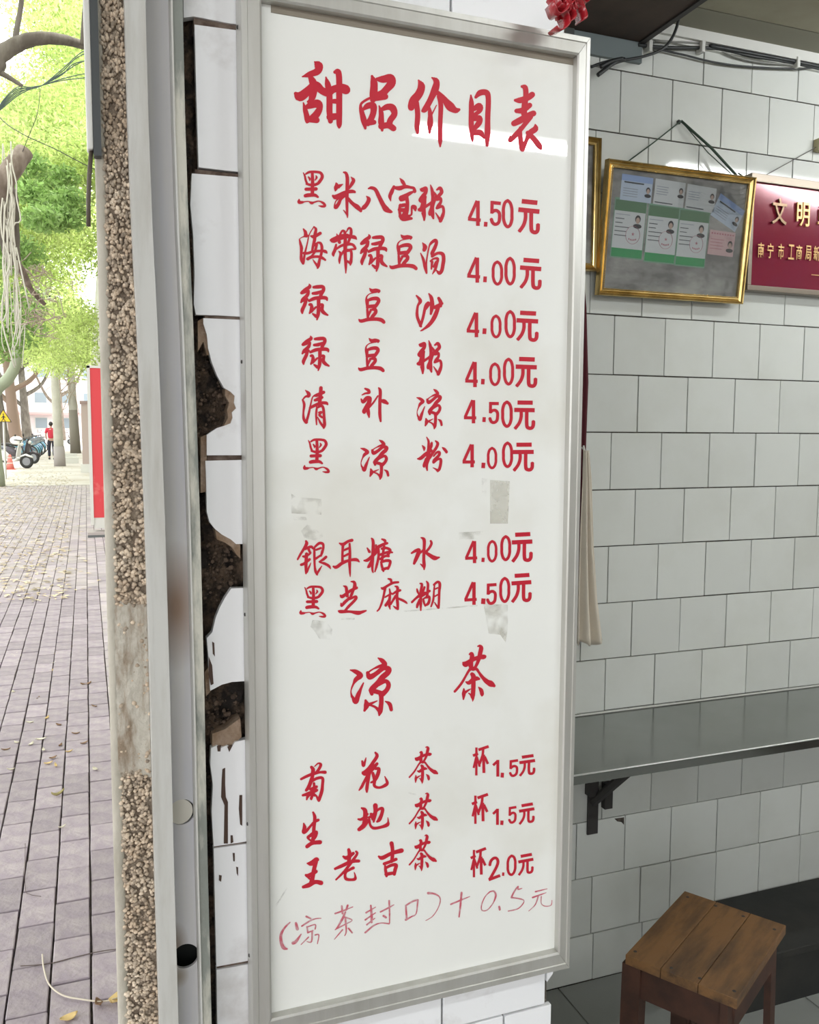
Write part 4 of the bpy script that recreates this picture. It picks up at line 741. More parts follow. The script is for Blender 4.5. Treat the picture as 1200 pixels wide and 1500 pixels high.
for s, u0, v0, u1, v1, m in (('文', 1130, 293, 1153, 329, M_darkt), ('明', 1166, 299, 1186, 332, M_goldt), ('单', 1197, 303, 1219, 336, M_goldt)):
    a, b = at(u0, v1, Y=yP-.002), at(u1, v0, Y=yP-.002)
    glyph(s, (a.x, yP-.0025, a.z+.002), b.z-a.z, b.x-a.x, m, pq, 'character', .0025, .01)
us = [1110, 1124, 1139.5, 1154.5, 1166, 1179.5, 1191.5]
for s, u in zip('南宁市工商局新', us):
    a, b = at(u, 377+(u-1110)*.06, Y=yP-.002), at(u+9.5, 356+(u-1110)*.06, Y=yP-.002); glyph(s, (a.x, yP-.0022, a.z), b.z-a.z, b.x-a.x, M_goldt, pq, 'character', .0005, .008)
a = at(1189, 403, Y=yP-.002); MB().box(a.x, yP-.0022, a.z, a.x+.2, yP-.0018, a.z+.0022).build('dash', M_goldt, pq)
hp = at(1199, 214, Y=B-.01); pc = empty('plaque_cord', hp, 'thin dark cord from a wall hook down to the red plaque', 'cord')
MB().tube([at(1123, 256, Y=B-.016), hp], .0012, 6).build('cord', mat('thin_cord', (.12, .11, .10), .7), pc)
MB().box(hp.x-.008, B-.02, hp.z-.014, hp.x+.022, B-.001, hp.z+.018).build('hook_block', mat('hook', (.42, .38, .22), .6), pc)
# hanging cloths ------------------------------------------------------
def cloth(name, label, prof, m, y, cat, folds=5, amp=.012):
    """prof: list of (z, x0, x1); pleated sheet with thickness"""
    o = empty(name, (prof[0][1], y, prof[0][0]), label, cat); nx_ = 36; vs = []; P = []
    for k in range(len(prof)-1):
        for q in range(8):
            t = q/8; s_ = t; P.append([prof[k][c]+(prof[k+1][c]-prof[k][c])*s_ for c in range(3)])
    P.append(list(prof[-1])); top = prof[0][0]; bot = prof[-1][0]
    for (z, x0, x1) in P:
        h = (top-z)/(top-bot)
        for i in range(nx_+1):
            u = i/nx_; vs.append((x0+u*(x1-x0), y-(.3+.7*h)*amp*(math.sin(u*math.pi*2*folds+z*3)*.5+.5), z+(.006*math.sin(u*9) if h > .99 else 0)))
    fs = [(j*(nx_+1)+i, j*(nx_+1)+i+1, (j+1)*(nx_+1)+i+1, (j+1)*(nx_+1)+i) for j in range(len(P)-1) for i in range(nx_)]
    s = MB().add(vs, fs).build('cloth_sheet', m, o, smooth=True); md = s.modifiers.new('t', 'SOLIDIFY'); md.thickness = .002; md.offset = 0
    return o
YC = B-.02
X_ = lambda u, v: at(u, v, Y=YC).x; Zv = lambda v: at(862, v, Y=YC).z
cloth('maroon_apron', 'dark maroon apron hanging from a hook behind the menu board edge', [(Zv(395), X_(850, 400), X_(858, 400)), (Zv(450), X_(846, 450), X_(863, 450)), (Zv(560), X_(838, 560), X_(865.5, 560)), (Zv(700), X_(835, 700), X_(860, 700)), (Zv(945), X_(828, 945), X_(850, 945))],
      mat('maroon_cloth', (.075, .008, .014), .9), B-.008, 'apron', 4, .010)
YC = B-.085
tw = cloth('cream_towel', 'cream towel hanging in folds beside the menu board edge', [(Zv(660), X_(858, 660), X_(864, 660)), (Zv(700), X_(857, 700), X_(867, 700)), (Zv(800), X_(852, 800), X_(870, 800)), (Zv(880), X_(848, 880), X_(876, 880)), (Zv(943), X_(845, 943), X_(884.5, 943))],
      mat('cream_cloth', (.66, .60, .50), .95, bump=(40, .2)), B-.075, 'towel', 2.4, .03)
h0 = at(857, 661, Y=B-.06); MB().tube([(h0.x, B-.002, h0.z+.012), (h0.x, B-.05, h0.z+.008), (h0.x-.004, B-.066, h0.z), (h0.x-.008, B-.066, h0.z+.014)], .0022, 6).build('hook', M_white, tw)
# box on the wall under the ceiling, plate, cables --------------------
bx = empty('wooden_box', (1.0, B, 2.44), 'dark brown wooden box fixed up under the ceiling beside the pillar', 'box')
xr = at(938, 65, Y=B).x; zb = at(938, 65, Y=B).z
MB().box(.575, 1.05, zb, xr, B-.001, 2.512, bev=.003).build('box_body', mat('dark_plywood', (.075, .048, .034), .7, noise=((.04, .026, .02), 5, .4, .7)), bx, fixn=False)
MB().box(xr-.012, 1.05, zb-.004, xr+.003, B-.002, zb+.012).build('edge_strip', M_dark, bx)
MB().box(xr-.20, B-.012, zb-.05, xr-.002, B-.001, zb-.001).build('backing_plate', mat('plate_grey', (.16, .19, .19), .5, metal=.3), bx)
MB().box(.575, B-.018, zb-.055, xr-.2, B-.001, zb-.001).build('backing_plate', mat('plate_dark', (.05, .055, .05), .6), bx)
cb = empty('cable_bundle', (1.6, B, 2.45), 'bundle of black cables clipped along the top of the back wall', 'cable')
def cab(px, r, name='cable', Y=B-.012, m=M_cable, par=None): return MB().tube([at(u, v, Y=Y) for u, v in smooth2(px)], r, 6).build(name, m, par or cb, smooth=True)
def smooth2(P): return [(a, b) for a, b, _ in smooth_path([(a, b, 1) for a, b in P], 6)]
cab([(935, 66), (980, 70), (1047, 71), (1100, 82), (1160, 92), (1210, 103), (1300, 122)], .0045); cab([(960, 60), (1047, 66), (1110, 80), (1175, 87), (1240, 100)], .0028, m=mat('grey_cable', (.22, .22, .2), .6))
cab([(1047, 70), (1080, 84), (1120, 92), (1170, 96), (1240, 112)], .003, m=mat('grey_cable', (.2, .2, .2)), Y=B-.010); cab([(955, 70), (1000, 80), (1050, 92), (1100, 98), (1165, 101), (1200, 100), (1260, 110)], .0026)
cab([(1040, 67), (1100, 78), (1165, 90), (1230, 104)], .0050, Y=B-.016)
for u, v in ((950, 69), (1027, 70), (1166, 93)):
    p = at(u, v, Y=B-.014); MB().box(p.x-.005, B-.026, p.z-.014, p.x+.005, B-.001, p.z+.014, bev=.002).build('cable_clip', M_white, cb, fixn=False)
lc = empty('loose_cable', at(1000, 20, Y=B-.05), 'loose black cable drooping from the wooden box to the pillar', 'cable')
cab([(995, 8), (994, 30), (985, 55), (970, 72), (945, 82), (915, 88), (890, 90), (866, 98)], .0038, par=lc, Y=B-.05)
cab([(915, 87), (900, 92), (885, 103), (876, 110)], .0055, par=lc, Y=B-.05); cab([(880, 98), (895, 90), (912, 86)], .0048, par=lc, Y=B-.055)
# red ribbon rosette hanging over the top of the board ------------------
rr = empty('red_rosette', at(822, 10, Y=.9), 'shiny crumpled red ribbon rosette hanging above the board corner', 'decoration')
M_rib = mat('red_ribbon', (.36, .012, .02), .22, spec=.8, coat=.4)
c0 = at(824, 12, Y=.9)
for k in range(9):
    a = k*2.39; rad = .004+.0019*k; pts = []
    c = c0+Vector((rad*math.cos(a)*1.0, -.004+.002*math.sin(k), rad*math.sin(a)*1.1))
    vs = []; fs = []; nseg = 14
    for q in range(nseg+1):
        t = q/nseg*math.pi*1.2+a
        for s_ in (0, 1):
            rr_ = (.0075+.0016*k**.5)*(1-.15*s_); vs.append(c+Vector((rr_*math.cos(t), -.012+s_*.022+.002*math.sin(3*t), rr_*math.sin(t)*1.15)))
    fs = [(2*q, 2*q+1, 2*q+3, 2*q+2) for q in range(nseg)]
    o = MB().add(vs, fs).build('ribbon_loop', M_rib, rr, smooth=True); md = o.modifiers.new('t', 'SOLIDIFY'); md.thickness = .0012
for k, (u, v) in enumerate(((800, -6), (812, 6), (808, 16))):
    a_, b_ = at(u-6, v-16, Y=.905), at(u+10, v+14, Y=.905); MB().tube([a_, a_.lerp(b_, .5)+Vector((.002, -.004, .003)), b_], [.003, .006, .0035], 8).build('ribbon_tail', M_rib, rr, smooth=True)
MB().tube([at(819, -60, Y=.905), at(820, 6, Y=.905)], .0008, 5).build('hanging_thread', M_white, rr)
# fluorescent tubes on the ceiling (out of frame) -------------------------
def lamp(x0, x1, y, z, label, k):
    o = empty('tube_lamp', ((x0+x1)/2, y, z), label, 'lamp')
    MB().box(x0-.03, y-.025, z+.02, x1+.03, y+.025, 2.512, bev=.003).build('lamp_housing', M_white, o, fixn=False)
    MB().tube([(x0, y, z), (x1, y, z)], .0145, 12).build('lamp_tube', mat('lamp_tube%d' % k, (.95, .98, 1.0), emis=TUBE[k]), o, smooth=True)
    for x in (x0, x1): MB().box(x-.012, y-.014, z-.014, x+.012, y+.014, z+.03).build('lamp_holder', M_white, o)
lamp(.90, 2.10, -.50, 2.35, 'fluorescent tube lamp on the ceiling in the middle of the room', 0)
lamp(1.98, 3.18, 1.16, 2.443, 'fluorescent tube lamp on the ceiling near the back wall', 1)
# ================================================================= THE STREET
M_bark = mat('bark', (.15, .115, .09), .95, noise=((.28, .23, .19), 12, .4, .7, (1, 1, .3)), bump=(14, .9))
M_bark2 = mat('dark_bark', (.09, .075, .06), .95, noise=((.18, .16, .13), 6, .4, .7, (1, 1, .3)), bump=(9, .8))
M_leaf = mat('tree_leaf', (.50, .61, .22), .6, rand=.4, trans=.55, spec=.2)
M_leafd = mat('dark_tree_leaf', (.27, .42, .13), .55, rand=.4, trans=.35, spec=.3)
rs = np.random.RandomState(5)
def leaves(clusters, size, name, m, parent):
    """clusters: (x, y, z, radius, count); two-triangle leaves, one joined mesh"""
    P = []
    for x, y, z, r, n in clusters:
        d = rs.normal(size=(n, 3)); d /= np.linalg.norm(d, axis=1)[:, None]; q = d*(rs.rand(n, 1)**.5)*r*np.array([1, 1, .62]); P.append(q+np.array([x, y, z]))
    P = np.concatenate(P); n = len(P)
    a = rs.normal(size=(n, 3)); a /= np.linalg.norm(a, axis=1)[:, None]; b = np.cross(a, rs.normal(size=(n, 3))); b /= np.linalg.norm(b, axis=1)[:, None]
    s = size*(.6+.8*rs.rand(n, 1)); V = np.stack([P-a*s, P-b*s*.42, P+a*s, P+b*s*.42], 1).reshape(-1, 3)
    me = bpy.data.meshes.new(name); me.vertices.add(4*n); me.vertices.foreach_set('co', V.ravel()); me.loops.add(4*n); me.loops.foreach_set('vertex_index', np.arange(4*n))
    me.polygons.add(n); me.polygons.foreach_set('loop_start', np.arange(0, 4*n, 4)); me.polygons.foreach_set('loop_total', np.full(n, 4)); me.update()
    return tag(link(name, me, parent, m), kind='stuff')
def crown(cx, cy, cz, rad, k, n, hz=.6):
    return [(cx+R.gauss(0, rad*.45), cy+R.gauss(0, rad*.45), cz+abs(R.gauss(0, rad*hz*.5))-.3, rad*R.uniform(.22, .4), n) for _ in range(k)]
def bez(P, n=5):
    P = [Vector(p) for p in P]; out = []
    for i in range(len(P)-1):
        p0 = P[max(i-1, 0)]; p1 = P[i]; p2 = P[i+1]; p3 = P[min(i+2, len(P)-1)]
        for s in range(n):
            t = s/n; out.append(.5*((2*p1)+(-p0+p2)*t+(2*p0-5*p1+4*p2-p3)*t*t+(-p0+3*p1-3*p2+p3)*t**3))
    return out+[P[-1]]
def limb(mb, P, r0, r1, seg=9):
    Q = bez(P); n = len(Q); mb.tube(Q, [(r0+(r1-r0)*i/(n-1))*(1+.035*math.sin(i*2.1)) for i in range(n)], seg); return mb
# near banyan: trunk out of frame at the kerb, its limbs cross the view
BT = empty('banyan_tree', (-3.3, 9.5, 0), 'nearest tree, thick bare limbs and pale hanging roots above the pavement', 'tree')
tb_ = MB(); A = lambda u, v, Y: at(u, v, Y=Y)
limb(tb_, [(-3.4, 9.5, 0), (-3.3, 9.5, 1.6), (-3.1, 9.6, 3.0)], .42, .34, 12)
limb(tb_, [(-3.1, 9.6, 2.9), (-2.2, 9.3, 3.3), A(-60, 345, 9), A(-12, 285, 9), A(10, 257, 9), A(36, 222, 9.1)], .16, .08, 12); tb_.build('trunk', M_bark, BT, smooth=True)
limb(MB(), [(-3.15, 9.6, 2.9), (-2.7, 9.8, 4.6), A(-40, 110, 10), A(0, 80, 10), A(32, 62, 10), A(62, 56, 10), A(95, 59, 10.2), A(128, 68, 10.5), A(200, 90, 11)], .11, .035).build('branch', M_bark2, BT, smooth=True)
limb(MB(), [A(20, 70, 10), A(25, 40, 10), A(31, 5, 10), A(38, -60, 10)], .032, .02).build('branch', M_bark2, BT, smooth=True)
limb(MB(), [A(-40, 75, 10), A(-5, 102, 10), A(14, 114, 10), A(33, 126, 10)], .04, .018).build('branch', M_bark2, BT, smooth=True)
limb(MB(), [A(126, 0, 10.2), A(123, 30, 10.2), A(120, 66, 10.2)], .03, .02).build('branch', M_bark2, BT, smooth=True)
limb(MB(), [A(-30, 250, 9.5), A(2, 280, 9.5), A(10, 320, 9.5), A(16, 370, 9.5), A(24, 384, 9.5)], .16, .06).build('branch', M_bark2, BT, smooth=True)
limb(MB(), [A(16, 372, 9.6), A(34, 400, 9.8), A(46, 425, 10), A(66, 446, 10.1)], .045, .02).build('branch', M_bark, BT, smooth=True)
rt = MB()
for k in range(16):
    u = R.uniform(-4, 20); v0 = R.uniform(200, 330); pts = []
    for q in range(9): pts.append(A(u+q*R.uniform(.5, 3)*(1 if k % 3 else -.4)+3*math.sin(q*1.3+k), v0+q*R.uniform(22, 36), 8.6+.05*k))
    rt.tube(bez(pts, 3), .0045 if k % 2 else .007, 5)
rt.build('aerial_roots', mat('pale_root', (.52, .50, .42), .8), BT, smooth=True)['kind'] = 'stuff'
rt2 = MB()
for k in range(46):
    c = A(R.uniform(32, 75), R.uniform(395, 470), 10); pts = [c]
    for q in range(5): pts.append(pts[-1]+Vector((R.gauss(0, .06), R.gauss(0, .05), R.gauss(-.01, .05))))
    rt2.tube(bez(pts, 3), .0045, 4)
rt2.build('twig_tangle', mat('tangle', (.40, .33, .26), .9), BT, smooth=True)['kind'] = 'stuff'
cl = []
for u0, v0, u1, v1, n, Y0, Y1, r in ((-30, -60, 130, 60, 26, 14, 22, 1.0), (55, -20, 140, 130, 16, 12, 20, .7), (-20, 115, 140, 330, 46, 12, 22, .85), (20, 150, 140, 260, 26, 11, 18, .6), (-20, 300, 140, 480, 40, 14, 26, .8), (30, 440, 140, 540, 16, 16, 30, .7)):
    for k in range(n):
        u, v = R.uniform(u0, u1), R.uniform(v0, v1)
        if u < 60 and v < 52+.2*u and R.random() < .93: continue
        if u < 42 and 92 < v < 125 and R.random() < .8: continue
        p = at(u, v, Y=R.uniform(Y0, Y1)*1.25); cl.append((p.x, p.y, p.z, r*1.1, 1100 if k % 4 else 500))
# the crown spreads past the frame; nearest unseen clusters added to shade the pavement
cl += crown(-5.5, 14, 7.5, 5, 26, 900)+crown(-4, 8, 7.8, 3.2, 22, 900)+crown(-3.4, 4.5, 7.6, 2.6, 16, 900)+crown(-.8, 5.6, 7.8, 1.8, 16, 900)
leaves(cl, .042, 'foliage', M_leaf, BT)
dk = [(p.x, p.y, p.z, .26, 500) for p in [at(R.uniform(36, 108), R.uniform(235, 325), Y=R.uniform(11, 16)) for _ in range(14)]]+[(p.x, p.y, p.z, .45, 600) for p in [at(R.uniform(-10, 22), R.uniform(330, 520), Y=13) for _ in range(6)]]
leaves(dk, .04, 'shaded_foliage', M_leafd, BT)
# street trees along the kerb
def tree(x, y, h, r, label, lean=0, m=M_bark2, seed=1, fork=True, den=700, size=.085, base=None):
    z0 = gz(y); t = empty('street_tree', (x, y, z0), label, 'tree', 'trees along the street'); tb = MB()
    limb(tb, [(x, y, z0-.05), (x-lean*.3, y, z0+h*.2), (x-lean*.6, y, z0+h*.55), (x-lean, y, z0+h)], r*1.25, r*.6, 10)
    tb.build('trunk', m, t, smooth=True)
    if fork:
        for sx, k in ((-1, .42), (1, .55), (-.6, .75)):
            limb(MB(), [(x-lean*k, y, z0+h*k), (x+sx*h*.16, y+.1, z0+h*(k+.14)), (x+sx*h*.30, y+.2, z0+h*(k+.45))], r*.5, r*.2, 8).build('branch', m, t, smooth=True)
    leaves(crown(x, y, z0+h*1.05, h*.62, 34, den), size, 'foliage', M_leaf, t); return t
tp = gpt(28, 640)
tree(-3.75, 47, 6.6, .34, 'dark forked street tree just behind the parked scooters', .6, M_bark2)
tree(-3.9, 58, 6.6, .36, 'brown street tree next behind the dark forked one', .5, mat('brown_bark', (.24, .17, .13), .95, bump=(10, .8)))
tree(-5.2, 34, 7, .32, 'pale trunked street tree at the left edge behind the warning sign', -.4, M_bark)
tree(-4.2, 74, 7, .34, 'grey street tree far down the kerb', .4, M_bark2, size=.12)
tree(-2.2, 92, 8, .36, 'street tree farthest away closing the view', .3, M_bark, size=.14, den=500)
tree(8, 98, 8, .36, 'street tree at far end beside the shop fronts', .3, M_bark, size=.14, den=500)
tree(-17, 46, 8, .4, 'street tree on the far side of the road', .3, M_bark, size=.14, den=400)
# curved pale bough rising from the left, of a tree out of frame
cbn = empty('leaning_tree', at(-25, 650, Y=24), 'slender pale green trunk leaning in a curve at the left edge', 'tree')
limb(MB(), [(at(-30, 0, Y=24).x, 24, gz(24)), A(-12, 590, 24), A(12, 555, 24), A(22, 535, 24), A(28, 495, 24), A(36, 468, 24), A(52, 445, 24), A(70, 425, 24.5)], .17, .07, 10).build('trunk', mat('green_bark', (.30, .33, .24), .9, bump=(10, .5)), cbn, smooth=True)
# poles --------------------------------------------------------------
p1 = gpt(88, 683); P1 = empty('utility_pole', p1, 'tall pale concrete utility pole with coiled cable on top, beside the walking person', 'pole')
top = at(73, 436, Y=p1.y)
MB().tube([p1, p1.lerp(top, .3), p1.lerp(top, .6), top], [.19, .165, .14, .11], 14).build('pole', mat('concrete_pole', (.50, .49, .43), .8, noise=((.40, .38, .33), 2, .4, .7)), P1, smooth=True)
MB().tube([p1+Vector((0, 0, -.02)), p1+(top-p1)*.12], [.215, .20], 14).build('base_sleeve', mat('sleeve', (.36, .33, .32), .8), P1, smooth=True)
MB().tube([top+Vector((-.35, 0, .02)), top+Vector((.42, 0, .0))], .04, 6).tube([top+Vector((-.35, 0, .3)), top+Vector((.1, 0, .0))], .03, 6).build('crossarm', M_dark, P1)
co_ = MB()
for k in range(7): co_.tube([top+Vector((.22+.17*math.cos(t)*(.7+.1*k), -.15+.02*k, -.05+.11*math.sin(t)*(.7+.06*k))) for t in [2*math.pi*q/14 for q in range(14)]], .02, 5, close=True)
co_.build('cable_coil', mat('pale_cable', (.55, .54, .48), .6), P1, smooth=True)
p2 = gpt(111, 664); P2 = empty('utility_pole', p2, 'thinner utility pole farther on, stained dark at its foot, wrapped in hanging roots', 'pole')
t2 = at(99, 470, Y=p2.y); mid = p2.lerp(t2, .33)
MB().tube([p2, mid], [.30, .24], 12).build('stained_foot', mat('stained', (.20, .18, .15), .9), P2, smooth=True)
MB().tube([mid, t2], [.24, .17], 12).build('pole', mat('concrete_pole', (.5, .5, .5)), P2, smooth=True)
rt3 = MB()
for k in range(26):
    c = p2.lerp(t2, R.uniform(.45, 1)); pts = [c+Vector((R.uniform(-.1, .1), -.2, .2))]
    for q in range(5): pts.append(pts[-1]+Vector((R.gauss(-.12, .22), R.gauss(0, .05), R.gauss(-.25, .25))))
    rt3.tube(bez(pts, 3), .022, 4)
rt3.build('hanging_roots', mat('tangle', (.4, .3, .2)), P2, smooth=True)['kind'] = 'stuff'
# overhead wires
ow = empty('overhead_wires', A(-20, 170, 11), 'bundle of dark overhead wires fanning out under the tree limbs', 'cable'); om = MB()
for k, (e, v) in enumerate(((127, 88), (124, 108), (123, 114), (128, 72), (112, 92), (121, 80))):
    om.tube(bez([A(-20, 178+k*2, 11), A(4, 158-k*2.0, 11), A(26, 140-k*2.5, 11), A(46, 130-(k % 2)*2, 11), A(62, 125, 11), A(92, 116+(v-110)*.4, 11), A(e, v, 11), A(e+60, v-10, 11)], 4), .0055, 5)
om.build('wire', mat('wire_green', (.07, .10, .09), .7), ow, smooth=True)
w2 = MB()
w2.tube(bez([A(-6, 165, 9), A(10, 182, 9), A(40, 200, 9), A(80, 218, 9), A(122, 240, 9), A(160, 258, 9)], 4), .004, 5); w2.tube(bez([A(59, 130, 9), A(55, 165, 9), A(44, 195, 9), A(33, 222, 9)], 4), .003, 5)
tag(w2.build('thin_wire', M_cable, None, smooth=True), 'thin sagging wire crossing below the bundle of overhead wires', 'cable')
# red standing signboard ----------------------------------------------
Ys = 12.7; rb = empty('signboard', (.2, Ys, 0), 'tall red standing signboard with white frame on a dark base against the shop fronts', 'sign')
MB().box(.055, Ys-.02, .30, .62, Ys+.10, 2.36).build('red_panel', mat('red_panel', (.62, .045, .055), .5, noise=((.70, .25, .22), 1.3, .62, .72)), rb)
MB().box(.035, Ys-.03, .2, .075, Ys+.11, 2.38).box(.62, Ys-.03, .2, .65, Ys+.11, 2.38).box(.035, Ys-.03, 2.345, .65, Ys+.11, 2.375).build('white_frame', M_white, rb)
MB().box(.075, Ys-.015, .15, .62, Ys+.1, .30).build('lower_panel', M_white, rb)
MB().box(-.01, Ys-.16, 0, .66, Ys+.16, .075).build('base', mat('sign_base', (.13, .14, .14), .8), rb); MB().box(-.01, Ys-.16, .075, .66, Ys+.16, .11).build('base_top', mat('base_top', (.42, .38, .36), .8), rb)
gp = gpt(130, 692); wp = empty('gate_pillar', gp, 'pale pinkish pillar standing at the shop fronts beyond the red signboard', 'pillar')
hh = at(130, 592, Y=gp.y).z
MB().box(gp.x-.18, gp.y-.1, gz(gp.y), gp.x+.5, gp.y+.3, hh).build('shaft', mat('pinkish', (.42, .34, .31), .85), wp); MB().box(gp.x-.24, gp.y-.16, gz(gp.y), gp.x+.55, gp.y+.3, gz(gp.y)+.28).build('foot', M_white, wp); MB().box(gp.x-.22, gp.y-.14, hh, gp.x+.54, gp.y+.3, hh+.1).build('cap', mat('cap', (.3, .22, .2), .8), wp)
for k, (u, v, w_, c) in enumerate(((101, 679, .75, 'white slab lying on the pavement right behind the tall pole'), (100, 669, .8, 'white slab lying farther on beside the stained pole'))):
    q = gpt(u, v); tag(MB().box(q.x-w_/2, q.y, q.z, q.x+w_/2, q.y+.3, q.z+.16+.1*(k == 0), bev=.01).build('concrete_slab', M_white, fixn=False), c, 'slab')
# person ---------------------------------------------------------------
pf = gpt(76, 673); Hh = at(74, 619, Y=pf.y).z-pf.z; sc_ = Hh/1.72
pr = lempty('person', pf, 'person in a red shirt and dark trousers walking away beside the tall pole', 'person', rz=.05); pr.scale = (sc_, sc_, sc_)
def skin(name, J, E, m, parent, sub=2):
    me = bpy.data.meshes.new(name); me.from_pydata([j[:3] for j in J], E, []); o = link(name, me, parent, m)
    s = o.modifiers.new('skin', 'SKIN'); s.use_smooth_shade = True
    for i, j in enumerate(J):
        d = me.skin_vertices[0].data[i]; d.radius = (j[3], j[4] if len(j) > 4 else j[3]); d.use_root = i == 0
    u = o.modifiers.new('sub', 'SUBSURF'); u.levels = u.render_levels = sub; return o
M_skin = mat('skin', (.45, .28, .2), .6); M_shirt = mat('red_shirt', (.50, .035, .06), .85); M_trs = mat('dark_trousers', (.03, .03, .045), .9)
J = [(0, 0, .93, .12, .09), (0, 0, 1.15, .115, .085), (0, 0, 1.36, .14, .09), (0, .0, 1.48, .05, .05), (0, .02, 1.56, .055), (0, .02, 1.645, .075, .085),
     (-.17, 0, 1.40, .05), (-.235, -.02, 1.15, .036), (-.20, .12, .98, .026), (-.19, .19, .93, .022), (.17, 0, 1.40, .05), (.235, .03, 1.14, .036), (.245, .06, .90, .026), (.245, .07, .82, .022),
     (-.09, .02, .86, .085), (-.10, .10, .48, .055), (-.10, .02, .09, .038), (-.10, .14, .04, .03), (.09, 0, .86, .085), (.10, -.02, .48, .055), (.10, -.20, .12, .038), (.10, -.08, .04, .03)]
E = [(0, 1), (1, 2), (2, 3), (3, 4), (4, 5), (2, 6), (6, 7), (7, 8), (8, 9), (2, 10), (10, 11), (11, 12), (12, 13), (0, 14), (14, 15), (15, 16), (16, 17), (0, 18), (18, 19), (19, 20), (20, 21)]
skin('body', J, E, M_skin, pr)
for sx, ph in ((-1, .19), (1, .07)):
    for f in range(5):
        bx_, by_, bz_ = (-.19, .20, .915) if sx < 0 else (.245, .08, .80)
        o_ = (f-2)*.016
        MB().tube([(bx_, by_+o_, bz_), (bx_, by_+o_*1.1+.005, bz_-.035-(.01 if f in (1, 2, 3) else 0)), (bx_-.01*sx, by_+o_*1.1+.012, bz_-.065+(.02 if f in (0, 4) else 0))], [.009, .0085, .006], 6).build('finger', M_skin, pr, smooth=True)
skin('shirt', [(0, 0, .92, .165, .12), (0, 0, 1.15, .15, .115), (0, 0, 1.36, .165, .115), (0, 0, 1.47, .075, .07), (-.18, 0, 1.41, .075), (-.235, -.01, 1.2, .062), (.18, 0, 1.41, .075), (.235, .02, 1.2, .062)], [(0, 1), (1, 2), (2, 3), (2, 4), (4, 5), (2, 6), (6, 7)], M_shirt, pr)
skin('trousers', [(0, 0, .95, .13, .10), (-.09, .02, .84, .1), (-.10, .09, .48, .08), (-.10, .02, .13, .065), (.09, 0, .84, .1), (.10, -.02, .48, .08), (.10, -.18, .15, .065)], [(0, 1), (1, 2), (2, 3), (0, 4), (4, 5), (5, 6)], M_trs, pr)
hb = bmesh.new(); bmesh.ops.create_uvsphere(hb, u_segments=16, v_segments=10, radius=1)
MB().bm(hb, Matrix.Translation((0, -.012, 1.665)) @ Matrix.Diagonal((.088, .10, .105, 1))).build('hair', mat('black_hair', (.015, .013, .013), .6), pr, smooth=True)
for sx in (-1, 1): hb = bmesh.new(); bmesh.ops.create_uvsphere(hb, u_segments=8, v_segments=6, radius=1); MB().bm(hb, Matrix.Translation((sx*.085, .02, 1.62)) @ Matrix.Diagonal((.012, .02, .03, 1))).build('ear', M_skin, pr, smooth=True)
hb = bmesh.new(); bmesh.ops.create_uvsphere(hb, u_segments=8, v_segments=6, radius=1); MB().bm(hb, Matrix.Translation((0, .105, 1.61)) @ Matrix.Diagonal((.014, .022, .022, 1))).build('nose', M_skin, pr, smooth=True)
for sx, y0 in ((-1, .07), (1, -.16)): MB().box(sx*.10-.045, y0-.09, 0, sx*.10+.045, y0+.16, .085, bev=.02).build('shoe', M_dark, pr, fixn=False)
MB().box(.21, -.02, .52, .29, .2, .80, bev=.01).build('carrier_bag', M_white, pr, fixn=False)
